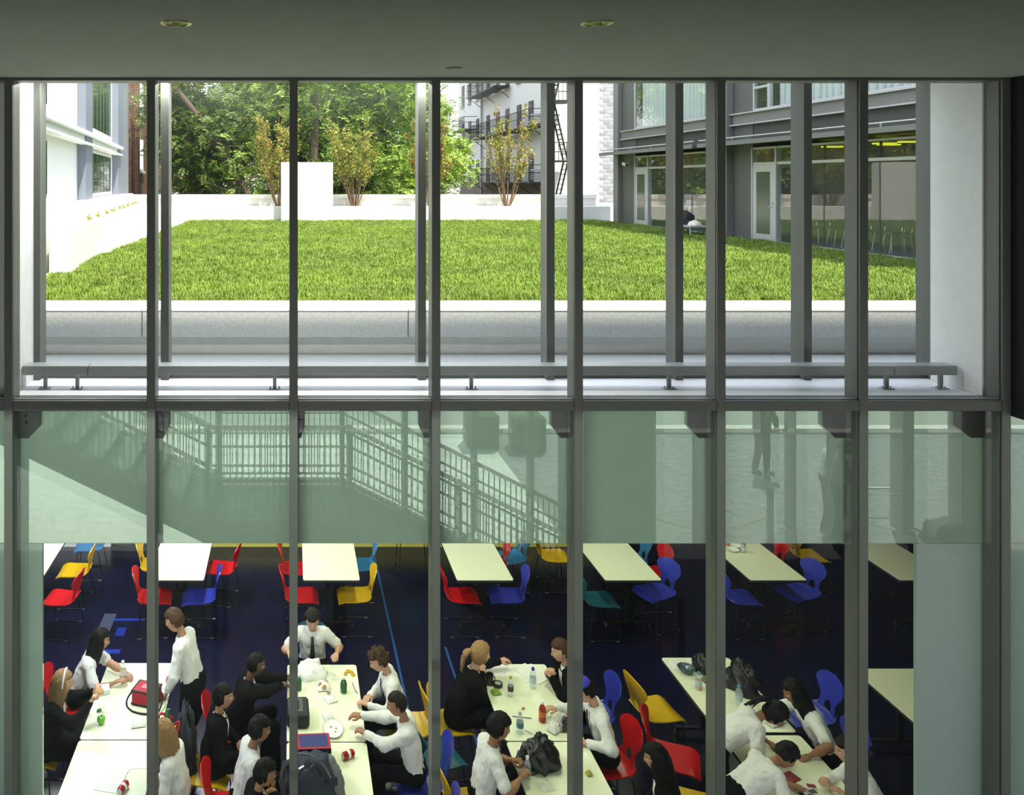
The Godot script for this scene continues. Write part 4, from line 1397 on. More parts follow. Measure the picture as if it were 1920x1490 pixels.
# ---------- people
# smooth union of tapered bars, meshed as surface nets. Each bone: [a, b, ra, rb]
func field(bones: Array, cell: float, k: float) -> Geo:
	var lo := Vector3.INF
	var hi := -Vector3.INF
	var far := 0.03 + 1.9 * cell
	for b in bones:
		var r := maxf(b[2], b[3]) + 4.0 / k + 3.0 * cell
		lo = lo.min(b[0] - Vector3.ONE * r).min(b[1] - Vector3.ONE * r)
		hi = hi.max(b[0] + Vector3.ONE * r).max(b[1] + Vector3.ONE * r)
	var nx := int((hi.x - lo.x) / cell) + 2
	var ny := int((hi.y - lo.y) / cell) + 2
	var nz := int((hi.z - lo.z) / cell) + 2
	var tot := nx * ny * nz
	var s := PackedFloat32Array()
	s.resize(tot)
	var mark := PackedByteArray()
	mark.resize(tot)
	var cand := PackedInt32Array()
	var sy := nx
	var sz := nx * ny
	for b in bones:
		var a: Vector3 = b[0]
		var e: Vector3 = b[1]
		var ra: float = b[2]
		var rb: float = b[3]
		var r := maxf(ra, rb) + 4.0 / k
		var l2 := (a.min(e) - Vector3.ONE * r - lo) / cell
		var h2 := (a.max(e) + Vector3.ONE * r - lo) / cell
		var d := e - a
		var inv := 1.0 / maxf(d.length_squared(), 1e-9)
		for iz in range(maxi(1, int(l2.z)), mini(nz - 2, int(h2.z) + 1)):
			for iy in range(maxi(1, int(l2.y)), mini(ny - 2, int(h2.y) + 1)):
				var at := iz * sz + iy * sy
				var p := Vector3(lo.x, lo.y + iy * cell, lo.z + iz * cell) - a
				for i in range(maxi(1, int(l2.x)), mini(nx - 2, int(h2.x) + 1)):
					var q := p
					q.x += i * cell
					var t := clampf(q.dot(d) * inv, 0.0, 1.0)
					var dist := (q - d * t).length() - ra - (rb - ra) * t
					if dist < far + 4.0 / k:
						s[at + i] += exp(-k * dist)
						if dist < far and dist > -far and mark[at + i] == 0:
							mark[at + i] = 1
							cand.append(at + i)
	var id := PackedInt32Array()
	id.resize(tot)
	id.fill(-1)
	var off := [0, 1, sy, sy + 1, sz, sz + 1, sz + sy, sz + sy + 1]
	var edges := [[0, 1], [2, 3], [4, 5], [6, 7], [0, 2], [1, 3], [4, 6], [5, 7], [0, 4], [1, 5], [2, 6], [3, 7]]
	var g := Geo.new()
	var fv := PackedFloat32Array()
	fv.resize(8)
	for c in cand:
		var ins := 0
		for j in 8:
			if s[c + off[j]] > 1.0:
				ins += 1
		if ins == 0 or ins == 8:
			continue
		for j in 8:
			fv[j] = log(maxf(s[c + off[j]], 1e-7))
		var sum := Vector3.ZERO
		var cnt := 0
		for ed in edges:
			var f0 := fv[ed[0]]
			var f1 := fv[ed[1]]
			if (f0 > 0.0) != (f1 > 0.0):
				var t := f0 / (f0 - f1)
				var p0 := Vector3(ed[0] & 1, (ed[0] >> 1) & 1, ed[0] >> 2)
				var p1 := Vector3(ed[1] & 1, (ed[1] >> 1) & 1, ed[1] >> 2)
				sum += p0.lerp(p1, t)
				cnt += 1
		id[c] = g.v.size()
		var base := Vector3(c % nx, (c / nx) % ny, c / sz)
		g.v.append(lo + (base + sum / cnt) * cell)
		g.n.append(Vector3.ZERO)
	var st := [1, sy, sz]
	for c in cand:
		if id[c] < 0:
			continue
		for ax in 3:
			var o1: int = st[(ax + 1) % 3]
			var o2: int = st[(ax + 2) % 3]
			var i0 := s[c] > 1.0
			if i0 == (s[c + st[ax]] > 1.0):
				continue
			var q0 := id[c]
			var q1 := id[c - o1]
			var q2 := id[c - o1 - o2]
			var q3 := id[c - o2]
			if q1 < 0 or q2 < 0 or q3 < 0:
				continue
			var n := (g.v[q1] - g.v[q0]).cross(g.v[q2] - g.v[q0]) + (g.v[q2] - g.v[q0]).cross(g.v[q3] - g.v[q0])
			if i0:
				g.ix.append_array([q0, q2, q1, q0, q3, q2])
			else:
				n = -n
				g.ix.append_array([q0, q1, q2, q0, q2, q3])
			g.n[q0] += n
			g.n[q1] += n
			g.n[q2] += n
			g.n[q3] += n
	for i in g.n.size():
		g.n[i] = g.n[i].normalized()
	return g

# cloth folds: push the surface in and out, then shade it again
func crumple(g: Geo, amt: float, sd: int, freq: float) -> void:
	var f := FastNoiseLite.new()
	f.seed = sd
	f.frequency = 1.0
	f.fractal_octaves = 2
	for i in g.v.size():
		var p := g.v[i]
		var w := f.get_noise_3d(p.x * freq * 0.8, p.y * freq * 0.55, p.z * freq * 1.2)
		g.v[i] = p + g.n[i] * amt * (1.0 - 2.4 * absf(w))
	for i in g.n.size():
		g.n[i] = Vector3.ZERO
	for i in g.ix.size() / 3:
		var a := g.ix[i * 3]
		var b := g.ix[i * 3 + 1]
		var c := g.ix[i * 3 + 2]
		var n := (g.v[c] - g.v[a]).cross(g.v[b] - g.v[a])
		g.n[a] += n
		g.n[b] += n
		g.n[c] += n
	for i in g.n.size():
		g.n[i] = g.n[i].normalized()

# hand: wrist at origin, fingers along +x, back of the hand +y, thumb on -z
var hands := {}
func hand(pose: String) -> Geo:
	if hands.has(pose):
		return hands[pose]
	var curl: Array = {"flat": [4.0, 6.0, 4.0], "relaxed": [22.0, 28.0, 18.0], "grip": [52.0, 62.0, 35.0]}[pose]
	var bones: Array = [[V(-0.04, 0, 0), V(0.018, 0, 0), 0.021, 0.021]]
	var zs := [-0.029, -0.0095, 0.0095, 0.028]
	var ln := [0.07, 0.079, 0.073, 0.056]
	for f in 4:
		var k := V(0.088 - absf(zs[f] + 0.006) * 0.25, 0, zs[f])
		bones.append([V(0.012, 0, zs[f] * 0.62), k, 0.0145, 0.0105])
		var a := 0.0
		var p := k
		var cs := [0.46, 0.31, 0.23]
		for j in 3:
			a += deg_to_rad(curl[j] * (1.0 + 0.08 * f))
			var e: Vector3 = p + V(cos(a), -sin(a), zs[f] * 1.6 * (0.5 if pose == "grip" else 1.0)).normalized() * ln[f] * cs[j]
			bones.append([p, e, 0.0092 - 0.0007 * j, 0.0085 - 0.0008 * j])
			p = e
	var tp := [V(0.022, -0.006, -0.026), V(0.052, -0.016, -0.048), V(0.076, -0.024, -0.054), V(0.096, -0.028, -0.05)]
	if pose == "grip":
		tp = [V(0.022, -0.006, -0.026), V(0.046, -0.026, -0.046), V(0.068, -0.044, -0.04), V(0.084, -0.056, -0.028)]
	for j in 3:
		bones.append([tp[j], tp[j + 1], 0.0125 - 0.0015 * j, 0.011 - 0.0015 * j])
	hands[pose] = field(bones, 0.0046, 260.0)
	return hands[pose]

# head centred on the skull, face along +x
func head_point(d: Vector3) -> Vector3:
	var p := V(d.x * 0.096, d.y * 0.118, d.z * 0.075)
	if p.y < 0.0:
		var t := -p.y / 0.118
		p.z *= 1.0 - 0.3 * pow(t, 1.4)
		if p.x < 0.0:
			p.x *= 1.0 - 0.42 * t
		else:
			p.x *= 1.0 + 0.06 * t
	if d.x > 0.3:
		var fz := p.z
		var y := p.y
		p.x += 0.02 * exp(-pow(fz / 0.011, 2.0) - pow((y + 0.022) / 0.017, 2.0))
		p.x += 0.009 * exp(-pow(fz / 0.009, 2.0) - pow((y - 0.002) / 0.02, 2.0))
		for sgn in [-1.0, 1.0]:
			p.x -= 0.009 * exp(-pow((fz - sgn * 0.03) / 0.017, 2.0) - pow((y - 0.006) / 0.013, 2.0))
		p.x += 0.004 * exp(-pow((y - 0.03) / 0.01, 2.0)) * exp(-pow(fz / 0.05, 2.0))
		p.x += 0.005 * exp(-pow(fz / 0.022, 2.0) - pow((y + 0.058) / 0.012, 2.0))
		p.x += 0.007 * exp(-pow(fz / 0.025, 2.0) - pow((y + 0.1) / 0.014, 2.0))
	return p

func dir_grid(i: int, j: int, nu: int, nv: int) -> Vector3:
	# pole up; finer columns towards the face
	var a := TAU * i / nu
	a += 0.35 * sin(a)
	a = PI - a
	var e := PI * (float(j) / (nv - 1) - 0.5)
	return V(cos(a) * cos(e), sin(e), sin(a) * cos(e))

func head_geo(skin: Color, hair: Color) -> Geo:
	var g := Geo.new()
	g.colored = true
	var nu := 44
	var nv := 32
	var p: Array = []
	for j in nv:
		for i in nu + 1:
			p.append(head_point(dir_grid(i % nu, j, nu, nv)))
	g.tint = skin
	g.sheet(p, nu + 1, nv)
	for i in g.v.size():
		var q := g.v[i]
		if q.x > 0.05 and absf(q.z) < 0.024 and absf(q.y + 0.058) < 0.0085:
			g.c[i] = Color(skin.r * 0.75, skin.g * 0.45, skin.b * 0.45)
		if q.x > 0.05 and absf(absf(q.z) - 0.031) < 0.017 and absf(q.y - 0.029) < 0.0055:
			g.c[i] = skin.lerp(hair, 0.75)
	# ears
	for sgn in [-1.0, 1.0]:
		var pr := [Vector2(0.0, -0.006), Vector2(0.6, -0.005), Vector2(1.0, 0.0), Vector2(0.75, 0.006), Vector2(0.45, 0.002), Vector2(0.0, 0.001)]
		g.lathe(pr, 14, Transform3D(Basis(V(0.019, 0.004, 0), V(0, 0, sgn) * 1.0, V(-0.003, 0.031, 0)), V(-0.006, -0.006, sgn * 0.078)))
	# eyes
	for sgn in [-1.0, 1.0]:
		var ep := V(0.0755, 0.006, sgn * 0.03)
		for q in [[0.0115, Color(0.75, 0.73, 0.7), 0.0], [0.0064, Color(0.02, 0.012, 0.008), 0.0067]]:
			g.tint = q[1]
			var r: float = q[0]
			var pr2: Array = []
			for m in 7:
				var e := PI * (m / 6.0 - 0.5)
				pr2.append(Vector2(cos(e) * r, sin(e) * r))
			g.lathe(pr2, 10, Transform3D(Basis.IDENTITY, ep + V(q[2], 0, 0)))
	return g

func hair_geo(style: String, sd: int) -> Geo:
	var f := FastNoiseLite.new()
	f.seed = sd
	f.frequency = 1.0
	var g := Geo.new()
	var nu := 44
	var nv := 32
	var p: Array = []
	var long_ := style in ["long", "bob", "ponytail"]
	for j in nv:
		for i in nu + 1:
			var d := dir_grid(i % nu, j, nu, nv)
			var q := head_point(d)
			var line := 0.5 + 0.1 * f.get_noise_2d(d.z * 9.0, 3.0)
			var m := 1.0
			if d.x > 0.12:
				m = smoothstep(line - 0.1, line + 0.12, d.y)
				if long_ and absf(d.z) > 0.72 and d.x < 0.45 and d.y > -0.45: m = 1.0
			else:
				m = smoothstep(-0.62, -0.4, d.y) if not long_ else smoothstep(-0.9, -0.7, d.y)
				if not long_ and d.x > -0.25 and d.y < -0.02: m = 0.0
			var th := 0.02 + 0.012 * f.get_noise_3dv(d * 4.0) + 0.006 * f.get_noise_3d(d.x * 3.0, d.y * 3.0, d.z * 24.0)
			if style == "mop": th += 0.012
			if style == "crop": th *= 0.45
			p.append(q * 0.93 + d * lerpf(-0.004, th + 0.007, m) if m < 0.02 else q + d * lerpf(-0.006, th, m))
	g.sheet(p, nu + 1, nv)
	var r := RandomNumberGenerator.new()
	r.seed = sd
	if style == "long" or style == "bob":
		var L := 0.3 if style == "long" else 0.17
		for k in 26:
			var a := PI * 0.36 + (TAU - PI * 0.72) * k / 25.0
			var o := V(cos(a) * 0.1, 0.02 + r.randf_range(-0.02, 0.03), sin(a) * 0.083)
			var out := V(cos(a) * 0.11, -0.06, sin(a) * 0.092)
			var e := V(cos(a) * 0.1 - 0.02, -L * r.randf_range(0.85, 1.1), sin(a) * 0.085)
			g.tube(bez(o, out, e, 5), [0.012, 0.021, 0.022, 0.02, 0.016, 0.006], 7)
	if style == "ponytail":
		for k in 9:
			var e := V(-0.17 + r.randfn(0, 0.014), -0.2 + r.randfn(0, 0.02), r.randfn(0, 0.022))
			g.tube(bez(V(-0.1, 0.02, 0), V(-0.2 + r.randfn(0, 0.015), 0.03, r.randfn(0, 0.02)), e, 6), [0.014, 0.02, 0.022, 0.022, 0.018, 0.012, 0.004], 7)
	if style == "curls":
		for k in 40:
			var d := V(r.randfn(-0.2, 0.6), r.randf_range(0.05, 1.0), r.randfn(0, 0.6)).normalized()
			if d.x > 0.2 and d.y < 0.5:
				continue
			var o := head_point(d) + d * 0.012
			g.tube([o, o + d * 0.014 + V(0, 0.006, 0.008), o + d * 0.02 + V(0.01, -0.006, 0.014)], [0.018, 0.02, 0.008], 6)
	return g

func bend(a: Vector3, w: Vector3, l1: float, l2: float, hint: Vector3) -> Array:
	var d := w - a
	var dist := minf(d.length(), (l1 + l2) * 0.995)
	var u := d.normalized()
	var x := (dist * dist + l1 * l1 - l2 * l2) / (2.0 * dist)
	var h := sqrt(maxf(0.0, l1 * l1 - x * x))
	var hn := (hint - u * hint.dot(u)).normalized()
	return [a + u * x + hn * h, a + u * dist]

const SKINS := {"fair": Color(0.55, 0.31, 0.2), "olive": Color(0.42, 0.22, 0.125), "tan": Color(0.32, 0.15, 0.075), "brown": Color(0.13, 0.06, 0.03)}
const HAIRS := {"black": Color(0.004, 0.003, 0.003), "brown": Color(0.06, 0.03, 0.014), "blond": Color(0.3, 0.18, 0.075), "dark": Color(0.012, 0.007, 0.004)}

# p: at (world point under the hips), turn in degrees (0 faces right), s (size), lean, head_yaw, head_pitch, lh / rh (world wrist points), style of hair and clothes
func person(p: Dictionary) -> void:
	var s: float = p.get("s", 0.88)
	var turn := deg_to_rad(p.turn)
	var root := thing("person", p.label, "person", V(p.at.x, 0, p.at.z), turn, "people in the lunchroom" if not p.has("group") else p.group)
	root.position.y = p.at.y
	var inv := root.transform.affine_inverse()
	var sit: bool = p.get("sit", true)
	var lean := deg_to_rad(p.get("lean", 8.0))
	var side := deg_to_rad(p.get("side", 0.0))
	var skin: Color = SKINS[p.get("skin", "fair")]
	var hcol: Color = HAIRS[p.get("hair", "brown")]
	var hip := V(0, 0.545 if sit else 0.93 * s, 0)
	var u := V(sin(lean), cos(lean), sin(side)).normalized()
	var fw := V(0, 0, 1).cross(u).normalized() * -1.0
	fw = (V(1, 0, 0) - u * u.x).normalized()
	var rt := fw.cross(u).normalized()
	var tw := deg_to_rad(p.get("twist", 0.0))
	var rt2 := rt * cos(tw) + fw * sin(tw)
	var fw2 := fw * cos(tw) - rt * sin(tw)
	var neck := hip + u * 0.5 * s + fw * 0.01
	# joints
	var sh: Array = []
	var el: Array = []
	var wr: Array = []
	var hip_j: Array = []
	var knee: Array = []
	var ank: Array = []
	for sd in [-1.0, 1.0]:
		var S: Vector3 = hip + u * 0.455 * s + rt2 * sd * 0.165 * s
		var target: Vector3
		var key := "lh" if sd < 0 else "rh"
		if p.has(key):
			target = inv * (p[key] as Vector3)
		else:
			target = hip + V(0.27 * s, 0.1, sd * 0.1)
		var hint: Vector3 = V(-0.25, -0.8, sd * 0.75) if not p.has("hint") else p.hint * V(1, 1, sd)
		var b := bend(S, target, 0.275 * s, 0.245 * s, hint)
		sh.append(S)
		el.append(b[0])
		wr.append(b[1])
		var H := hip + V(0, 0, sd * 0.085 * s)
		hip_j.append(H)
		if sit:
			var K := H + V(0.4 * s, 0.015, sd * 0.05)
			knee.append(K)
			ank.append(V(K.x - 0.02 + 0.05 * sd, 0.085, K.z + 0.01))
		else:
			knee.append(H + V(0.03, -0.42 * s, sd * 0.01))
			ank.append(V(H.x - 0.02 + sd * 0.05, 0.085, H.z + sd * 0.02))
	# torso bars, inflated by e
	var torso := func(e: float) -> Array:
		var o: Array = []
		o.append([sh[0].lerp(sh[1], 0.1), sh[0].lerp(sh[1], 0.9), 0.052 * s + e, 0.052 * s + e])
		for sd in [-1.0, 1.0]:
			o.append([hip + u * 0.4 * s + rt2 * sd * 0.07 * s + fw2 * 0.005, hip + u * 0.24 * s + rt2 * sd * 0.06 * s, 0.09 * s + e, 0.085 * s + e])
			o.append([hip + u * 0.22 * s + rt * sd * 0.055 * s, hip + u * 0.04 * s + rt * sd * 0.065 * s, 0.085 * s + e, 0.095 * s + e])
		return o
	var dark: bool = p.get("top", "shirt") == "blazer"
	# body in one mesh: skin, with the head and hands that belong to it
	var bones: Array = torso.call(-0.022)
	bones.append([neck - u * 0.06 * s, neck + u * 0.09 * s, 0.05 * s, 0.044 * s])
	for i in 2:
		var bare: float = 1.0 if p.get("sleeve", "short") == "short" and not dark else 0.62
		bones.append([sh[i], el[i], 0.036 * s * bare, 0.034 * s * bare])
		bones.append([el[i], el[i].lerp(wr[i], 0.45), 0.036 * s * bare, 0.035 * s * bare])
		bones.append([el[i].lerp(wr[i], 0.4), wr[i], 0.036 * s * bare, 0.023 * s])
		bones.append([hip_j[i], knee[i], 0.065 * s, 0.048 * s])
		bones.append([knee[i], ank[i], 0.048 * s, 0.034 * s])
		bones.append([ank[i], ank[i] + V(0.13 * s, -0.05, 0), 0.035 * s, 0.026 * s])
	var g0 := field(bones, 0.019, 60.0)
	var g := Geo.new()
	g.colored = true
	g.tint = skin
	g.add(g0)
	for i in 2:
		var d: Vector3 = (wr[i] - el[i]).normalized()
		var hd: Vector3 = d
		if p.has("hand_dir"):
			hd = d.lerp(p.hand_dir, 0.6).normalized()
		var up := V(0, 1, 0) if absf(hd.y) < 0.8 else V(-1, 0, 0)
		if p.has("palm_in"):
			up = V(0, 0.25, -1.0 if i == 0 else 1.0)
		var y := (up - hd * up.dot(hd)).normalized()
		var z := hd.cross(y)
		var bs := Basis(hd, y, z)
		if i == 0:
			bs = bs * Basis.from_scale(V(1, 1, -1))
		g.add(hand(p.get("lpose" if i == 0 else "rpose", "relaxed")), Transform3D(bs * Basis.from_scale(Vector3.ONE * (0.98 * s + 0.02)), wr[i]))
	# head on the neck
	var hy := deg_to_rad(p.get("head_yaw", 0.0))
	var hp := deg_to_rad(p.get("head_pitch", -12.0))
	var hb := Basis(Vector3.UP, hy) * Basis(V(0, 0, 1), hp)
	var hs := 0.5 + 0.5 * s
	var hc: Vector3 = neck + u * 0.075 * s + hb * V(0.028, 0.115, 0) * hs
	var hx := Transform3D(hb.scaled(Vector3.ONE * hs), hc)
	hx.basis = hb * Basis.from_scale(Vector3.ONE * hs)
	g.add(head_geo(skin, hcol), hx)
	var bm_ := mat("skin", 1, 1, 1, 0.55)
	bm_.albedo_color = Color.WHITE
	bm_.vertex_color_use_as_albedo = true
	bm_.subsurf_scatter_enabled = false
	part("body", g.mesh(), bm_, root)
	var hk := "hair_" + String(p.get("hair", "brown"))
	var hm := mat(hk, hcol.r, hcol.g, hcol.b, 0.55, 0.0, 0.3)
	part("hair", hair_geo(p.get("style", "short"), int(absf(p.at.x) * 100) + 3).mesh(), hm, root, hx.origin, hx.basis)
	if p.has("cap"):
		var pr := [Vector2(0.088, 0.0), Vector2(0.083, 0.022), Vector2(0.062, 0.042), Vector2(0.03, 0.054), Vector2(0.0, 0.058)]
		var cp := part("cap", Geo.new().lathe(pr, 20, Transform3D(Basis(V(0, 0, 1), 0.18), V(-0.012, 0.085, 0))).mesh(), mat("cap_blue", 0.03, 0.03, 0.4, 0.8), root, hx.origin, hx.basis)
		cp.set_meta("label", "blue knitted skullcap")
	if p.has("band"):
		var bp: Array = []
		for i in 13:
			var a := PI * i / 12.0
			bp.append(V(0.022, sin(a) * 0.142 - 0.0, cos(a) * 0.099))
		part("headband", Geo.new().tube(bp, 0.011, 6).mesh(), mat("band_white", 0.75, 0.75, 0.75, 0.8), root, hx.origin, hx.basis)
	# top
	var shirt_m: StandardMaterial3D = mat("shirt_white", 0.74, 0.75, 0.72, 0.85)
	var tb: Array = torso.call(0.006)
	var frac: float = 0.62 if p.get("sleeve", "short") == "short" else 1.0
	if p.get("top", "shirt") == "shirt":
		for i in 2:
			if frac < 1.0:
				tb.append([sh[i], sh[i].lerp(el[i], frac + 0.12), 0.056 * s, 0.062 * s])
			else:
				tb.append([sh[i], el[i], 0.055 * s, 0.05 * s])
				tb.append([el[i], el[i].lerp(wr[i], 0.93), 0.05 * s, 0.038 * s])
		var sg := field(tb, 0.016, 60.0)
		crumple(sg, 0.009, int(p.at.x * 70) + 5, 11.0)
		part("shirt", sg.mesh(), shirt_m, root)
	else:
		tb = torso.call(0.018)
		tb.append([hip + u * 0.1, hip - u * 0.05 + V(0.02, 0, 0), 0.15 * s, 0.155 * s])
		for i in 2:
			tb.append([sh[i], el[i], 0.064 * s, 0.056 * s])
			tb.append([el[i], el[i].lerp(wr[i], 0.96), 0.056 * s, 0.043 * s])
		var sg2 := field(tb, 0.016, 60.0)
		crumple(sg2, 0.006, int(p.at.x * 70) + 9, 8.0)
		part("blazer", sg2.mesh(), mat("blazer_black", 0.004, 0.004, 0.0045, 0.85, 0.0, 0.2), root)
		# shirt front in the opening of the blazer
		var pts: Array = []
		for j in 6:
			var t := j / 5.0
			var y2 := lerpf(0.47, 0.27, t) * s
			var wd := lerpf(0.055, 0.012, t) * s
			for i in 3:
				pts.append(hip + u * y2 + fw2 * ((0.076 + 0.03 * sin(minf(1.0, t * 2.0) * PI * 0.5)) * s + 0.026 - 0.006 * absf(i - 1)) + rt2 * wd * (i - 1))
		part("shirt_front", Geo.new().sheet(pts, 3, 6, 0.006).mesh(), shirt_m, root)
	# collar
	var cb := Basis(rt2.cross(u) * -1.0, u, rt2)
	part("collar", Geo.new().lathe([Vector2(0.082, -0.03), Vector2(0.072, -0.004), Vector2(0.06, 0.014), Vector2(0.055, 0.012)], 18, Transform3D.IDENTITY, V(1.0, 1.0, 1.1)).mesh(), shirt_m, root, neck + u * 0.012 * s, cb.orthonormalized() * Basis.from_scale(Vector3.ONE * s))
	if p.has("tie"):
		var tp2: Array = []
		for j in 9:
			var t := j / 8.0
			var y3 := lerpf(0.478, 0.16, t) * s
			var wd2 := (0.016 if j < 2 else lerpf(0.013, 0.036, t)) * s
			var depth := (lerpf(0.07, 0.098, smoothstep(0.0, 0.3, t)) - 0.004 * t) * s + 0.03
			for i in 3:
				tp2.append(hip + u * y3 + fw2 * depth + rt2 * wd2 * (i - 1))
		part("tie", Geo.new().sheet(tp2, 3, 9, 0.008).mesh(), mat("tie_dark", 0.02, 0.014, 0.018, 0.7), root)
	# legs
	var lb: Array = []
	var skirt: bool = p.get("legs", "trousers") == "skirt"
	for i in 2:
		lb.append([hip + V(0, 0.03, (i * 2 - 1) * 0.06 * s), hip_j[i] + V(0, -0.01, 0), 0.1 * s, 0.1 * s])
		if skirt:
			lb.append([hip_j[i], hip_j[i].lerp(knee[i], 0.85), 0.1 * s, 0.11 * s])
		else:
			lb.append([hip_j[i], knee[i], 0.086 * s, 0.066 * s])
			lb.append([knee[i], ank[i], 0.066 * s, 0.056 * s])
	if skirt:
		lb.append([hip, knee[0].lerp(knee[1], 0.5) * 0.9 + hip * 0.1, 0.1 * s, 0.1 * s])
	var lg := field(lb, 0.022, 60.0)
	crumple(lg, 0.006, 17, 8.0)
	part("skirt" if skirt else "trousers", lg.mesh(), mat("cloth_navy", 0.004, 0.004, 0.006, 0.85, 0.0, 0.2), root)
	for i in 2:
		var sp := [Vector2(0.0, 0.0), Vector2(0.85, 0.0), Vector2(1.0, 0.12), Vector2(0.95, 0.5), Vector2(0.6, 0.9), Vector2(0.0, 1.0)]
		part("shoe", Geo.new().lathe(sp, 14, Transform3D.IDENTITY, V(0.13 * s, 0.085, 0.05 * s)).mesh(), mat("shoe_black", 0.01, 0.01, 0.01, 0.35), root, V(ank[i].x + 0.055 * s, 0.0, ank[i].z))

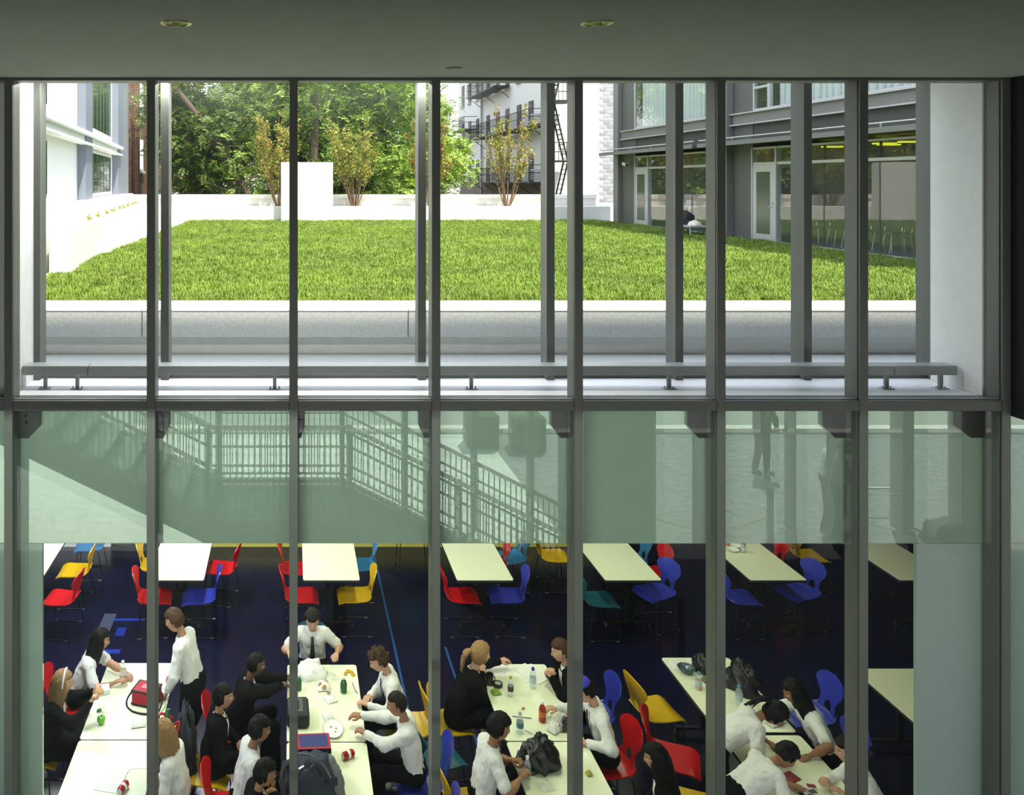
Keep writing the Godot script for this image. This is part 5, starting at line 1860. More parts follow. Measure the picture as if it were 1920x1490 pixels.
func build_people() -> void:
	var list := [
		{"label": "girl with dark hair and white short-sleeved shirt leaning on table at left", "at": V(-2.33, 0, -8.62), "turn": 4, "lean": 24, "skin": "olive", "hair": "black", "style": "long", "lh": V(-1.78, 0.79, -8.56), "rh": V(-1.86, 0.79, -8.4), "hint": V(0.2, -1, 0.5)},
		{"label": "girl with long blond hair and white headband, black blazer, eating", "at": V(-2.42, 0, -7.84), "turn": 2, "lean": 14, "hair": "blond", "style": "long", "band": true, "top": "blazer", "legs": "skirt", "lh": V(-1.97, 0.98, -7.95), "rh": V(-1.97, 0.96, -7.8), "lpose": "grip", "rpose": "grip", "head_pitch": -6.0, "hand_dir": V(0.3, 1.0, 0.0)},
		{"label": "woman in white blouse standing beside the red lunch bag table", "at": V(-1.02, 0, -8.3), "turn": 168, "sit": false, "s": 0.93, "lean": 14, "hair": "brown", "style": "short", "sleeve": "long", "legs": "skirt", "head_pitch": -22.0, "skin": "olive", "lh": V(-1.27, 0.83, -8.2), "rh": V(-1.26, 0.86, -8.45)},
		{"label": "blond child in white shirt seen from behind at bottom left", "at": V(-0.98, 0, -7.1), "turn": 172, "lean": 12, "hair": "blond", "style": "bob", "sleeve": "long"},
		{"label": "dark-haired boy in black blazer on yellow chair facing right", "at": V(-0.75, 0, -7.62), "turn": 4, "lean": 6, "hair": "black", "style": "short", "top": "blazer", "tie": true, "skin": "olive", "head_pitch": -4.0, "s": 0.86},
		{"label": "boy in black blazer reaching across table for the white plastic bag", "at": V(-0.55, 0, -8.12), "turn": 8, "lean": 14, "hair": "black", "style": "crop", "top": "blazer", "skin": "brown", "rh": V(-0.05, 0.8, -8.36), "lh": V(-0.04, 0.8, -8.48)},
		{"label": "boy in white shirt and dark tie at table end facing the glass", "at": V(0.24, 0, -9.2), "turn": -92, "lean": 16, "hair": "dark", "style": "mop", "tie": true, "lh": V(0.5, 0.8, -8.9), "rh": V(-0.03, 0.84, -8.85), "head_pitch": -20.0},
		{"label": "boy with tousled brown hair, white shirt and tie, looking down", "at": V(1.12, 0, -8.26), "turn": 184, "lean": 16, "hair": "brown", "style": "curls", "tie": true, "sleeve": "long", "skin": "fair", "lh": V(0.78, 0.78, -8.05), "rh": V(0.8, 0.78, -8.2), "head_pitch": -26.0},
		{"label": "boy with cropped dark hair in white shirt stretching arms over table", "at": V(1.16, 0, -7.5), "turn": 172, "lean": 12, "hair": "dark", "style": "crop", "sleeve": "long", "tie": true, "skin": "tan", "lh": V(0.7, 0.82, -7.58), "rh": V(0.68, 0.86, -7.78), "head_pitch": -14.0},
		{"label": "boy in white shirt turned away at bottom, on red chair", "at": V(-0.45, 0, -7.14), "turn": 12, "lean": 12, "hair": "black", "style": "short", "skin": "tan"},
		{"label": "dark-haired child with white collar cut off by the bottom edge", "at": V(-0.36, 0, -6.68), "turn": 10, "lean": 10, "hair": "black", "style": "short", "skin": "tan", "s": 0.8, "top": "blazer"},
		{"label": "girl with blond ponytail and black blazer holding a dark cup", "at": V(1.72, 0, -8.3), "turn": 4, "lean": 20, "hair": "blond", "style": "ponytail", "top": "blazer", "legs": "skirt", "rh": V(2.0, 0.88, -8.4), "lh": V(2.24, 0.86, -8.66), "rpose": "grip", "s": 0.92},
		{"label": "child in dark top half hidden behind the middle mullion", "at": V(3.02, 0, -8.4), "turn": 182, "lean": 16, "hair": "brown", "style": "short", "top": "blazer", "lh": V(2.72, 0.86, -8.35), "rh": V(2.74, 0.88, -8.45), "lpose": "grip", "rpose": "grip"},
		{"label": "boy with blue skullcap and white shirt reaching into wrappers", "at": V(3.05, 0, -7.74), "turn": 176, "lean": 14, "hair": "black", "style": "short", "cap": true, "tie": true, "sleeve": "long", "rh": V(2.62, 0.82, -7.95), "lh": V(2.78, 0.77, -7.52), "head_pitch": -30.0},
		{"label": "boy with black hair in short-sleeved white shirt holding green bottle", "at": V(1.7, 0, -7.18), "turn": 6, "lean": 12, "hair": "black", "style": "mop", "tie": true, "skin": "tan", "lh": V(2.0, 0.83, -7.22), "rh": V(2.02, 0.83, -7.02), "lpose": "grip", "rpose": "grip", "head_pitch": -14.0},
		{"label": "dark-haired woman whose face shows at the bottom edge", "at": V(3.25, 0, -6.78), "turn": 160, "lean": 10, "hair": "black", "style": "long", "top": "blazer", "skin": "olive", "s": 0.86},
		{"label": "girl with dark ponytail and white shirt bending over the cards", "at": V(3.98, 0, -7.5), "turn": -10, "sit": false, "s": 0.86, "lean": 52, "hair": "black", "style": "ponytail", "skin": "tan", "rh": V(4.36, 0.77, -7.28), "lh": V(4.5, 0.77, -7.52), "head_pitch": -60.0, "hint": V(-0.4, -0.6, 0.6), "rpose": "flat", "lpose": "flat"},
		{"label": "child in white shirt bent over table, back to the glass", "at": V(3.82, 0, -6.9), "turn": 10, "sit": false, "s": 0.82, "lean": 58, "hair": "black", "style": "short", "skin": "tan", "head_pitch": -55.0, "rh": V(4.3, 0.77, -6.8), "lh": V(4.35, 0.77, -7.02), "rpose": "flat", "lpose": "flat"},
		{"label": "girl with long dark hair and white shirt leaning on one arm", "at": V(5.18, 0, -7.74), "turn": 172, "lean": 26, "hair": "black", "style": "long", "skin": "tan", "lh": V(4.76, 0.765, -7.36), "rh": V(4.8, 0.775, -7.9), "lpose": "flat", "head_pitch": -22.0, "hint": V(-0.3, -0.3, 0.9)},
		{"label": "child in white shirt at bottom right corner of cards table", "at": V(5.1, 0, -6.92), "turn": 165, "lean": 24, "hair": "dark", "style": "short", "s": 0.84, "rh": V(4.72, 0.78, -7.05), "lh": V(4.75, 0.78, -6.85), "sleeve": "long"}]
	for p in list:
		person(p)

# ---------- things on the tables
func bottle(label: String, at: Vector3, h: float, r: float, body: Material, cap: Material, wrap: Material, liquid: Material = null) -> void:
	var t := thing("drink_bottle", label, "bottle", at, 0.0, "drink bottles on the tables")
	var pr := [Vector2(0.0, 0.002), Vector2(r * 0.85, 0.0), Vector2(r, h * 0.04), Vector2(r, h * 0.2), Vector2(r * 0.94, h * 0.23), Vector2(r, h * 0.26), Vector2(r, h * 0.58), Vector2(r * 0.85, h * 0.7), Vector2(r * 0.45, h * 0.84), Vector2(r * 0.4, h * 0.88)]
	part("bottle_body", Geo.new().lathe(pr, 18).mesh(), body, t)
	if liquid:
		part("drink", Geo.new().lathe([Vector2(0.0, 0.004), Vector2(r * 0.8, 0.004), Vector2(r * 0.93, h * 0.05), Vector2(r * 0.93, h * 0.5), Vector2(0.0, h * 0.5)], 16).mesh(), liquid, t)
	part("bottle_label", Geo.new().lathe([Vector2(r * 1.0, h * 0.27), Vector2(r * 1.025, h * 0.275), Vector2(r * 1.025, h * 0.52), Vector2(r * 1.0, h * 0.525)], 18).mesh(), wrap, t)
	part("cap", Geo.new().lathe([Vector2(r * 0.46, h * 0.87), Vector2(r * 0.48, h * 0.88), Vector2(r * 0.48, h * 0.985), Vector2(r * 0.4, h), Vector2(0.0, h)], 14).mesh(), cap, t)

func crumpled(w: float, h: float, d: float, sd: int) -> ArrayMesh:
	# thin film pushed into ridges
	var f := FastNoiseLite.new()
	f.seed = sd
	f.frequency = 1.0
	f.noise_type = FastNoiseLite.TYPE_CELLULAR
	var p: Array = []
	var n := 17
	for j in n:
		for i in n:
			var u := i / (n - 1.0) * 2.0 - 1.0
			var v := j / (n - 1.0) * 2.0 - 1.0
			var e := 1.0 - pow(maxf(absf(u), absf(v)), 3.0)
			var k := 0.82 + 0.22 * f.get_noise_2d(u * 3.0 + 9.0, v * 3.0)
			p.append(V(u * w * 0.5 * k, 0.003 + h * (0.25 + 0.75 * absf(f.get_noise_2d(u * 2.6, v * 2.6))) * (0.15 + 0.85 * e), -v * d * 0.5 * k))
	return Geo.new().sheet(p, n, n).mesh()

func paper(label: String, at: Vector3, turn: float, w := 0.215, d := 0.28, print_ := true) -> void:
	if not M.has("printed"):
		var im := Image.create(96, 128, false, Image.FORMAT_RGB8)
		im.fill(Color(0.93, 0.94, 0.9))
		var r := RandomNumberGenerator.new()
		r.seed = 5
		for row in 22:
			var x := 10
			while x < 84:
				var w2 := r.randi_range(3, 11)
				im.fill_rect(Rect2i(x, 10 + row * 5, mini(w2, 86 - x), 1), Color(0.6, 0.62, 0.58))
				x += w2 + 3
		var m := mat("printed", 1, 1, 1, 0.8)
		m.albedo_color = Color.WHITE
		m.albedo_texture = ImageTexture.create_from_image(im)
		m.uv1_triplanar = true
		m.uv1_scale = V(4.6, 4.6, 3.57)
		m.uv1_offset = V(0.5, 0.5, 0.5)
	var p: Array = []
	for j in 5:
		for i in 5:
			p.append(V((i / 4.0 - 0.5) * w, 0.002 + 0.006 * pow(i / 4.0, 3.0) * (j / 4.0), -(j / 4.0 - 0.5) * d))
	solo("paper_sheet", Geo.new().sheet(p, 5, 5, 0.0015).mesh(), M.printed if print_ else mat("paper_plain", 0.85, 0.85, 0.82, 0.85), label, "paper", at, turn, "paper sheets on the tables")

func build_table_things() -> void:
	var T := 0.7405
	var clear := glassy("clear_plastic", 0.7, 0.82, 0.88, 0.3)
	var film := glassy("cling_film", 0.85, 0.88, 0.86, 0.35)
	var white := mat("cap_white", 0.8, 0.8, 0.78, 0.4)
	var blue := mat("cap_deep_blue", 0.01, 0.02, 0.3, 0.35)
	var green_g := mat("green_drink", 0.02, 0.12, 0.04, 0.15)
	var paleg := mat("label_green", 0.02, 0.09, 0.03, 0.5)
	var water_l := mat("label_ice", 0.45, 0.6, 0.65, 0.5)
	# first table
	bottle("yellow juice bottle with white label and cap at left table", V(-1.8, T, -8.53), 0.2, 0.036, clear, white, white, mat("juice_yellow", 0.75, 0.5, 0.01, 0.2))
	var rb := thing("lunch_bag", "red box-shaped lunch bag with black trim and shoulder strap", "bag", V(-1.48, T, -8.17), -0.3, "lunch bags")
	part("bag_body", bm(V(0.26, 0.15, 0.19), 0.02), mat("bag_red", 0.4, 0.006, 0.02, 0.6), rb, V(0, 0.077, 0))
	for y in [0.012, 0.142]:
		part("piping", bm(V(0.268, 0.012, 0.198), 0.005), M.rubber, rb, V(0, y, 0))
	part("front_pocket", bm(V(0.012, 0.1, 0.13), 0.004), M.rubber, rb, V(-0.131, 0.07, 0))
	part("lid_patch", bm(V(0.1, 0.004, 0.07), 0.001), mat("patch_pink", 0.6, 0.2, 0.22, 0.6), rb, V(0.0, 0.154, 0.0))
	part("strap", Geo.new().tube(bez(V(-0.13, 0.12, 0.05), V(-0.25, -0.02, 0.1), V(-0.06, 0.008, 0.19), 8) + bez(V(-0.06, 0.008, 0.19), V(0.12, 0.006, 0.22), V(0.2, 0.02, 0.12), 6) + bez(V(0.2, 0.02, 0.12), V(0.22, 0.1, 0.0), V(0.13, 0.13, -0.02), 5), 0.009, 6).mesh(), M.rubber, rb)
	var ap := thing("green_apple", "green apple on the near edge of left table", "apple", V(-1.866, T, -7.835))
	part("fruit", Geo.new().lathe([Vector2(0.0, 0.006), Vector2(0.018, 0.0), Vector2(0.033, 0.018), Vector2(0.04, 0.045), Vector2(0.037, 0.066), Vector2(0.02, 0.078), Vector2(0.006, 0.07), Vector2(0.0, 0.068)], 18).mesh(), mat("apple_green", 0.12, 0.42, 0.02, 0.3), ap)
	part("stalk", Geo.new().tube([V(0, 0.068, 0), V(0.004, 0.09, 0.002)], 0.002, 5).mesh(), M.bark, ap)
	solo("salad_leaf", crumpled(0.07, 0.03, 0.05, 4), mat("leaf_green", 0.06, 0.2, 0.03, 0.6), "small dark green leaf lying behind the green apple", "leaf", V(-1.93, T, -8.02), 0.3)
	solo("plastic_wrap", crumpled(0.24, 0.06, 0.26, 5), film, "crumpled clear wrap beside the girl with headband", "wrapper", V(-1.85, T, -8.08), 0.5, "wrappers on the tables")
	solo("crumpled_napkin", crumpled(0.2, 0.08, 0.15, 6), mat("napkin", 0.85, 0.85, 0.83, 0.9), "crumpled white paper bag in front of the red lunch bag", "napkin", V(-1.5, T, -7.82), 0.2, "napkins on the tables")
	solo("sandwich", lump(0.1, 0.04, 0.08, 0.2, 9), mat("bread", 0.5, 0.3, 0.12, 0.9), "piece of bread in the hands of the girl with headband", "sandwich", V(-1.9, 1.02, -7.87), 0.4)
	solo("open_carton", bm(V(0.13, 0.05, 0.12), 0.006), mat("carton_white", 0.8, 0.82, 0.78, 0.7), "small white carton at the left table edge near the dark-haired girl", "carton", V(-1.96, T + 0.026, -8.32), 0.3)
	paper("loose white sheet near the mullion on the bottom left table", V(-1.42, T, -7.36), 0.1, 0.2, 0.26, false)
	paper("printed sheet lying flat across the bottom left table", V(-1.6, T, -7.1), -0.2)
	can("red drink can lying at the bottom edge of the left table", V(-1.47, T, -6.97), 1.2)
	# second table
	solo("plastic_bag", lump(0.34, 0.13, 0.26, 0.3, 7), mat("bag_white", 0.8, 0.82, 0.8, 0.45), "knotted white plastic bag at the far end of the wrapper table", "bag", V(0.2, T, -8.62), 0.2)
	for q in [[0.58, -8.62, 1], [0.64, -8.65, 2], [0.66, -8.6, 3], [0.61, -8.67, 4]]:
		solo("corn_chip", crumpled(0.06, 0.03, 0.05, q[2] + 20), mat("chip_yellow", 0.65, 0.4, 0.02, 0.7), "yellow chip in the little heap at table corner", "chip", V(q[0], T, q[1]), q[2] * 1.3, "yellow chips")
	bottle("small green bottle with white cap right of the wrappers", V(0.54, T, -8.32), 0.16, 0.034, green_g, white, paleg)
	bottle("green bottle half behind the mullion, under the plastic bag", V(0.07, T, -8.36), 0.16, 0.034, green_g, white, paleg)
	for q in [[0.33, -8.4, 0.22, 0.07, "food wrapper with sandwich leftovers in the middle of table"], [0.4, -8.2, 0.18, 0.05, "open white wrapper below the sandwich leftovers"], [0.42, -8.56, 0.2, 0.04, "clear wrapper beside the white plastic bag"]]:
		solo("food_wrapper", crumpled(q[2], q[3], q[2] * 0.9, int(q[0] * 100)), film if q[3] < 0.045 else M.napkin, q[4], "wrapper", V(q[0], T, q[1]), q[0] * 5.0, "wrappers on the tables")
	for q in [[0.3, -8.38], [0.36, -8.43], [0.34, -8.34], [0.38, -8.24]]:
		solo("crust", lump(0.045, 0.03, 0.035, 0.4, int(q[1] * -100)), M.bread, "brown crust crumb among the opened wrappers", "crust", V(q[0], T + 0.03, q[1]), q[0] * 20.0, "crusts in the wrappers")
	solo("drinking_straw", Geo.new().tube([V(0, 0.004, -0.09), V(0.006, 0.004, 0.0), V(0.02, 0.004, 0.09)], 0.004, 6).mesh(), mat("straw_purple", 0.35, 0.01, 0.2, 0.4), "purple drinking straw by the small green bottle", "straw", V(0.65, T, -8.38), 0.1)
	var bl := thing("lunch_box", "black soft lunch box at left edge of the wrapper table", "bag", V(0.06, T, -7.9), 0.03, "lunch bags")
	part("bag_body", bm(V(0.22, 0.14, 0.3), 0.025), mat("bag_black", 0.012, 0.012, 0.013, 0.7), bl, V(0, 0.07, 0))
	part("grey_panel", bm(V(0.14, 0.006, 0.2), 0.002), mat("bag_grey", 0.1, 0.1, 0.1, 0.8), bl, V(-0.02, 0.142, 0))
	part("handle", Geo.new().tube(bez(V(0, 0.14, -0.07), V(0, 0.2, 0), V(0, 0.14, 0.07), 6), 0.008, 6).mesh(), M.rubber, bl)
	solo("crumpled_napkin", crumpled(0.14, 0.06, 0.16, 31), M.napkin, "crumpled white napkin in the middle of wrapper table", "napkin", V(0.36, T, -7.93), 0.4, "napkins on the tables")
	var pl := thing("paper_plate", "oval paper tray with crumbs at the table joint", "plate", V(0.4, T, -7.74))
	part("tray", Geo.new().lathe([Vector2(0.0, 0.003), Vector2(0.07, 0.003), Vector2(0.095, 0.022), Vector2(0.1, 0.022), Vector2(0.072, 0.0)], 22, Transform3D.IDENTITY, V(1.0, 1.0, 1.35)).mesh(), M.carton_white, pl)
	for q in [[0.02, 0.03], [-0.02, -0.04], [0.03, -0.02]]:
		part("crumb", lump(0.018, 0.01, 0.015, 0.3, 3, 8, 4), M.bread, pl, V(q[0], 0.005, q[1]))
	var bb := thing("lunch_bag", "blue lunch bag with red piping beside the backpack", "bag", V(0.2, T, -7.36), 0.05, "lunch bags")
	part("bag_body", bm(V(0.3, 0.17, 0.2), 0.025), mat("bag_blue", 0.012, 0.02, 0.15, 0.6), bb, V(0, 0.087, 0))
	part("piping", bm(V(0.306, 0.012, 0.206), 0.005), M.bag_red, bb, V(0, 0.16, 0))
	part("front_pocket", bm(V(0.2, 0.08, 0.014), 0.006), mat("pocket_brown", 0.12, 0.02, 0.02, 0.7), bb, V(0.02, 0.06, 0.104))
	part("side_trim", bm(V(0.014, 0.15, 0.206), 0.005), M.rubber, bb, V(0.148, 0.085, 0))
	var bp := thing("backpack", "dark navy backpack with grey side panels at bottom centre", "backpack", V(0.16, T, -6.98), 0.35)
	part("main_body", lump(0.5, 0.3, 0.46, 0.22, 12, 24, 10), mat("pack_navy", 0.014, 0.02, 0.04, 0.7), bp)
	part("side_panel", lump(0.16, 0.22, 0.4, 0.2, 13), mat("pack_grey", 0.13, 0.14, 0.15, 0.8), bp, V(0.2, 0.01, 0.02))
	part("front_pocket", lump(0.26, 0.31, 0.2, 0.2, 14), M.pack_navy, bp, V(-0.05, 0.0, 0.14))
	part("strap", Geo.new().tube(bez(V(-0.16, 0.2, -0.1), V(-0.36, 0.3, 0.05), V(-0.25, 0.04, 0.2), 8), 0.018, 6).mesh(), M.rubber, bp)
	part("piping", Geo.new().tube(bez(V(-0.12, 0.25, -0.12), V(0.05, 0.37, 0.0), V(0.12, 0.2, 0.18), 8), 0.007, 6).mesh(), M.pack_grey, bp)
	part("tag_patch", bm(V(0.05, 0.004, 0.02), 0.001), M.cap_white, bp, V(-0.12, 0.298, 0.1), Basis(V(0, 0, 1), 0.3))
	can("red and silver drink can tipped over on the backpack table", V(0.52, T, -7.37), 0.5)
	# third table
	paper("printed sheet under the hand of the blond girl", V(2.3, T, -8.67), 0.1, 0.24, 0.2)
	paper("printed sheet at the far edge of bottle table", V(2.52, T, -8.64), 0.35)
	paper("printed sheet overhanging the far right corner of bottle table", V(2.62, T + 0.003, -8.62), 0.6)
	bottle("clear water bottle with blue cap standing by the paper sheets", V(2.53, T, -8.39), 0.215, 0.033, clear, blue, water_l)
	bottle("slim bottle with yellow cap and dark label beside salad", V(2.26, T, -8.26), 0.205, 0.03, clear, mat("cap_yellow", 0.45, 0.35, 0.02, 0.4), mat("label_brown", 0.06, 0.02, 0.015, 0.5))
	bottle("bottle of red drink with orange label near the wrappers heap", V(2.466, T, -7.87), 0.2, 0.034, mat("drink_red", 0.3, 0.03, 0.01, 0.15), white, mat("label_orange", 0.6, 0.14, 0.03, 0.5))
	bottle("clear water bottle standing in front of the black-haired boy", V(2.2, T, -7.71), 0.205, 0.034, clear, mat("cap_clear", 0.5, 0.6, 0.62, 0.3), mat("label_blue", 0.08, 0.2, 0.3, 0.5))
	bottle("green-labelled bottle between the hands of black-haired boy", V(2.1, T, -7.13), 0.19, 0.032, clear, white, mat("label_leaf", 0.03, 0.25, 0.08, 0.5), green_g)
	var cup := thing("dark_cup", "black cup in the hand of the ponytail girl", "cup", V(2.09, T, -8.45))
	part("cup_body", Geo.new().lathe([Vector2(0.0, 0.002), Vector2(0.034, 0.0), Vector2(0.04, 0.11), Vector2(0.037, 0.11), Vector2(0.032, 0.01), Vector2(0.0, 0.01)], 18).mesh(), mat("cup_black", 0.012, 0.012, 0.013, 0.3), cup)
	part("handle", Geo.new().tube(bez(V(0.036, 0.09, 0), V(0.08, 0.06, 0), V(0.035, 0.025, 0), 6), 0.006, 6).mesh(), M.cup_black, cup)
	var ring := thing("round_tin", "black round tin with pale centre beside the salad", "tin", V(2.17, T, -8.42))
	part("tin_body", Geo.new().lathe([Vector2(0.0, 0.0), Vector2(0.046, 0.0), Vector2(0.05, 0.01), Vector2(0.05, 0.034), Vector2(0.04, 0.038), Vector2(0.034, 0.03)], 20).mesh(), M.cup_black, ring)
	part("lid_disc", Geo.new().lathe([Vector2(0.034, 0.029), Vector2(0.03, 0.032), Vector2(0.0, 0.032)], 16).mesh(), mat("tin_pale", 0.4, 0.42, 0.38, 0.5), ring)
	solo("salad_pack", crumpled(0.13, 0.05, 0.11, 41), mat("salad_green", 0.2, 0.36, 0.05, 0.6), "clump of green salad by the ponytail girl's elbow", "salad", V(2.12, T, -8.3), 0.2)
	for q in [[2.62, -7.82, 0.28, 0.14, 51, "crinkled clear snack bag at the right edge of bottle table"], [2.54, -7.74, 0.18, 0.1, 52, "white torn wrapper heap under the skullcap boy's hand"]]:
		solo("food_wrapper", crumpled(q[2], q[3], q[2] * 0.8, q[4]), film if q[4] == 51 else M.napkin, q[5], "wrapper", V(q[0], T, q[1]), 0.7, "wrappers on the tables")
	solo("snack_pouch", lump(0.16, 0.09, 0.13, 0.35, 53), mat("pouch_dark", 0.03, 0.02, 0.02, 0.4), "dark snack pouch inside the wrapper heap", "pouch", V(2.66, T + 0.01, -7.77), 0.2)
	solo("sweet_wrapper", crumpled(0.05, 0.02, 0.05, 54), mat("wrapper_pink", 0.6, 0.03, 0.2, 0.5), "small bright pink wrapper in the snack heap", "wrapper", V(2.69, T + 0.11, -7.79), 0.3, "wrappers on the tables")
	solo("bread_crumb", lump(0.04, 0.02, 0.02, 0.3, 55), M.bread, "small brown crumb in the middle of bottle table", "crumb", V(2.33, T, -8.05), 0.3)
	solo("pencil", Geo.new().tube([V(-0.09, 0.004, -0.02), V(0.09, 0.004, 0.03)], 0.004, 6).mesh(), mat("pencil_blue", 0.1, 0.16, 0.3, 0.5), "thin blue-grey pencil behind the water bottle", "pencil", V(2.28, T, -7.93), 0.1)
	solo("drinking_straw", Geo.new().tube([V(-0.07, 0.004, -0.1), V(0.0, 0.004, 0.0), V(0.05, 0.03, 0.1)], 0.005, 6).mesh(), M.cap_white, "white drinking straw pointing to black plastic bag", "straw", V(2.34, T, -7.66), 0.15)
	var bk := thing("black_plastic_bag", "black bulging plastic bag on the table nearest the glass", "bag", V(2.26, T, -7.3), 0.2)
	part("bag_body", lump(0.36, 0.22, 0.3, 0.35, 61, 22, 9), mat("film_black", 0.008, 0.008, 0.009, 0.35), bk)
	part("knot", lump(0.12, 0.1, 0.1, 0.4, 62), M.film_black, bk, V(-0.17, 0.06, 0.02))
	solo("food_wrapper", crumpled(0.2, 0.04, 0.18, 63), film, "flat clear wrapper beside the green-labelled bottle", "wrapper", V(2.22, T, -7.02), 0.2, "wrappers on the tables")
	solo("banana_peel", crumpled(0.08, 0.05, 0.07, 64), mat("peel_yellow", 0.5, 0.42, 0.08, 0.6), "small yellow fruit peel at right of the bottom table", "peel", V(2.66, T, -7.16), 0.2)
	# fourth table
	paper("newspaper sheet at the far left of the orange drink table", V(4.3, T, -8.8), 0.1, 0.3, 0.17)
	var bw := thing("bowl", "dark blue bowl on the newspaper sheet", "bowl", V(4.27, T + 0.004, -8.66))
	part("bowl_body", Geo.new().lathe([Vector2(0.0, 0.0), Vector2(0.04, 0.0), Vector2(0.07, 0.02), Vector2(0.09, 0.05), Vector2(0.085, 0.05), Vector2(0.06, 0.018), Vector2(0.0, 0.012)], 20).mesh(), mat("bowl_blue", 0.04, 0.09, 0.12, 0.4), bw)
	part("crushed_foil", crumpled(0.1, 0.04, 0.06, 71), M.steel, bw, V(0.03, 0.035, 0.0))
	bottle("bottle half full of orange juice with blue cap", V(4.258, T, -8.37), 0.18, 0.034, clear, mat("cap_sky", 0.1, 0.25, 0.45, 0.4), water_l, mat("juice_orange", 0.6, 0.25, 0.01, 0.2))
	bottle("water bottle with blue cap on the right of black bag", V(4.54, T, -8.12), 0.2, 0.034, clear, M.cap_sky, water_l)
	solo("black_bag", lump(0.2, 0.16, 0.22, 0.35, 72), M.film_black, "small black bag behind the orange juice bottle", "bag", V(4.48, T, -8.7), 0.4)
	solo("black_bag", lump(0.26, 0.26, 0.34, 0.35, 73), M.film_black, "tall black shopping bag on the right half of orange drink table", "bag", V(4.72, T, -8.38), 0.4)
	solo("snack_pouch", lump(0.12, 0.05, 0.1, 0.3, 74), mat("pouch_olive", 0.1, 0.12, 0.03, 0.4), "olive snack pouch beside the orange juice bottle", "pouch", V(4.42, T, -8.5), 0.3)
	solo("crumpled_paper", crumpled(0.3, 0.05, 0.36, 75), mat("paper_grey", 0.6, 0.62, 0.58, 0.8), "crumpled grey paper at right edge of the orange drink table", "paper", V(4.72, T, -7.92), 0.4)
	solo("booklet", bm(V(0.15, 0.012, 0.11), 0.003), mat("book_red", 0.2, 0.008, 0.012, 0.5), "dark red booklet lying on the cards table", "booklet", V(4.43, T + 0.007, -7.12), 0.4)
	solo("purse", lump(0.16, 0.07, 0.13, 0.2, 76), M.bag_red, "small red pouch near the bending girl's head", "purse", V(4.5, T, -7.32), 0.3)
	var k := 0
	for q in [[4.42, -6.95], [4.47, -6.99], [4.53, -6.96], [4.48, -6.9], [4.38, -7.0], [4.56, -7.02], [4.3, -7.22], [4.32, -7.12]]:
		var cd := thing("playing_card", "playing card in the spread on the near right table", "card", V(q[0], T + 0.001 + 0.0012 * k, q[1]), k * 0.9, "playing cards")
		part("card_sheet", bm(V(0.058, 0.001, 0.086), 0.0), M.paper_plain, cd)
		part("card_back", bm(V(0.046, 0.0004, 0.072), 0.0), M.book_red if k % 2 else M.cup_black, cd, V(0, 0.0008, 0))
		k += 1
	# far table with leftovers
	can("small pale can on the far table with bowls", V(6.47, T, -11.46), 0.0, true)
	for q in [[6.45, -11.62, "pale dish at far end of the far table with bowls"], [6.34, -11.5, "pale dish at the left edge of far table with bowls"]]:
		solo("small_dish", Geo.new().lathe([Vector2(0.0, 0.0), Vector2(0.05, 0.0), Vector2(0.085, 0.03), Vector2(0.08, 0.03), Vector2(0.0, 0.008)], 16).mesh(), M.carton_white, q[2], "dish", V(q[0], T, q[1]), 0.0, "dishes on the far table")
	solo("orange", Geo.new().lathe([Vector2(0.0, 0.0), Vector2(0.022, 0.006), Vector2(0.035, 0.032), Vector2(0.022, 0.058), Vector2(0.0, 0.064)], 14).mesh(), mat("fruit_orange", 0.6, 0.15, 0.02, 0.5), "small orange fruit at far left of the far table", "orange", V(6.36, T, -11.68))
	# jacket over the chair back behind the standing woman
	solo("hung_jacket", lump(0.2, 0.55, 0.42, 0.35, 81, 20, 10), mat("denim_dark", 0.03, 0.035, 0.05, 0.9), "dark grey jacket hanging between the chairs near the blond child", "jacket", V(-1.02, 0.42, -7.75), 0.2)
	var tote := thing("striped_bag", "red, green and white bag with looped handles left of the jacket", "bag", V(-1.2, T, -7.62), 0.3)
	part("bag_body", lump(0.16, 0.2, 0.12, 0.25, 82), mat("bag_grey2", 0.4, 0.4, 0.4, 0.8), tote)
	part("handle", Geo.new().tube(bez(V(-0.06, 0.16, 0), V(-0.1, 0.34, 0.02), V(0.06, 0.2, 0.02), 7), 0.012, 6).mesh(), M.bag_red, tote)
	part("green_stripe", Geo.new().tube([V(0.0, 0.1, 0.04), V(0.02, 0.3, 0.03)], 0.02, 6).mesh(), mat("stripe_green", 0.03, 0.15, 0.06, 0.7), tote)
	part("handle", Geo.new().tube(bez(V(0.06, 0.14, 0.04), V(0.16, 0.22, 0.05), V(0.1, 0.1, 0.08), 6), 0.012, 6).mesh(), M.bag_red, tote)

func can(label: String, at: Vector3, turn: float, upright := false) -> void:
	var t := thing("drink_can", label, "can", at, turn, "drink cans")
	var bs := Basis.IDENTITY if upright else Basis(V(0, 0, 1), PI / 2)
	var o := V(0, 0, 0) if upright else V(0.06, 0.033, 0)
	part("can_body", Geo.new().lathe([Vector2(0.0, 0.004), Vector2(0.024, 0.0), Vector2(0.033, 0.012), Vector2(0.033, 0.105), Vector2(0.027, 0.118)], 18).mesh(), mat("can_red", 0.35, 0.006, 0.01, 0.3, 0.4) if not upright else mat("can_pale", 0.6, 0.62, 0.62, 0.3, 0.5), t, o, bs)
	part("can_end", Geo.new().lathe([Vector2(0.027, 0.118), Vector2(0.026, 0.121), Vector2(0.024, 0.117), Vector2(0.0, 0.116)], 18).mesh(), M.steel, t, o, bs)
	part("can_band", Geo.new().lathe([Vector2(0.0332, 0.045), Vector2(0.0335, 0.046), Vector2(0.0335, 0.07), Vector2(0.0332, 0.071)], 18).mesh(), M.cap_white, t, o, bs)

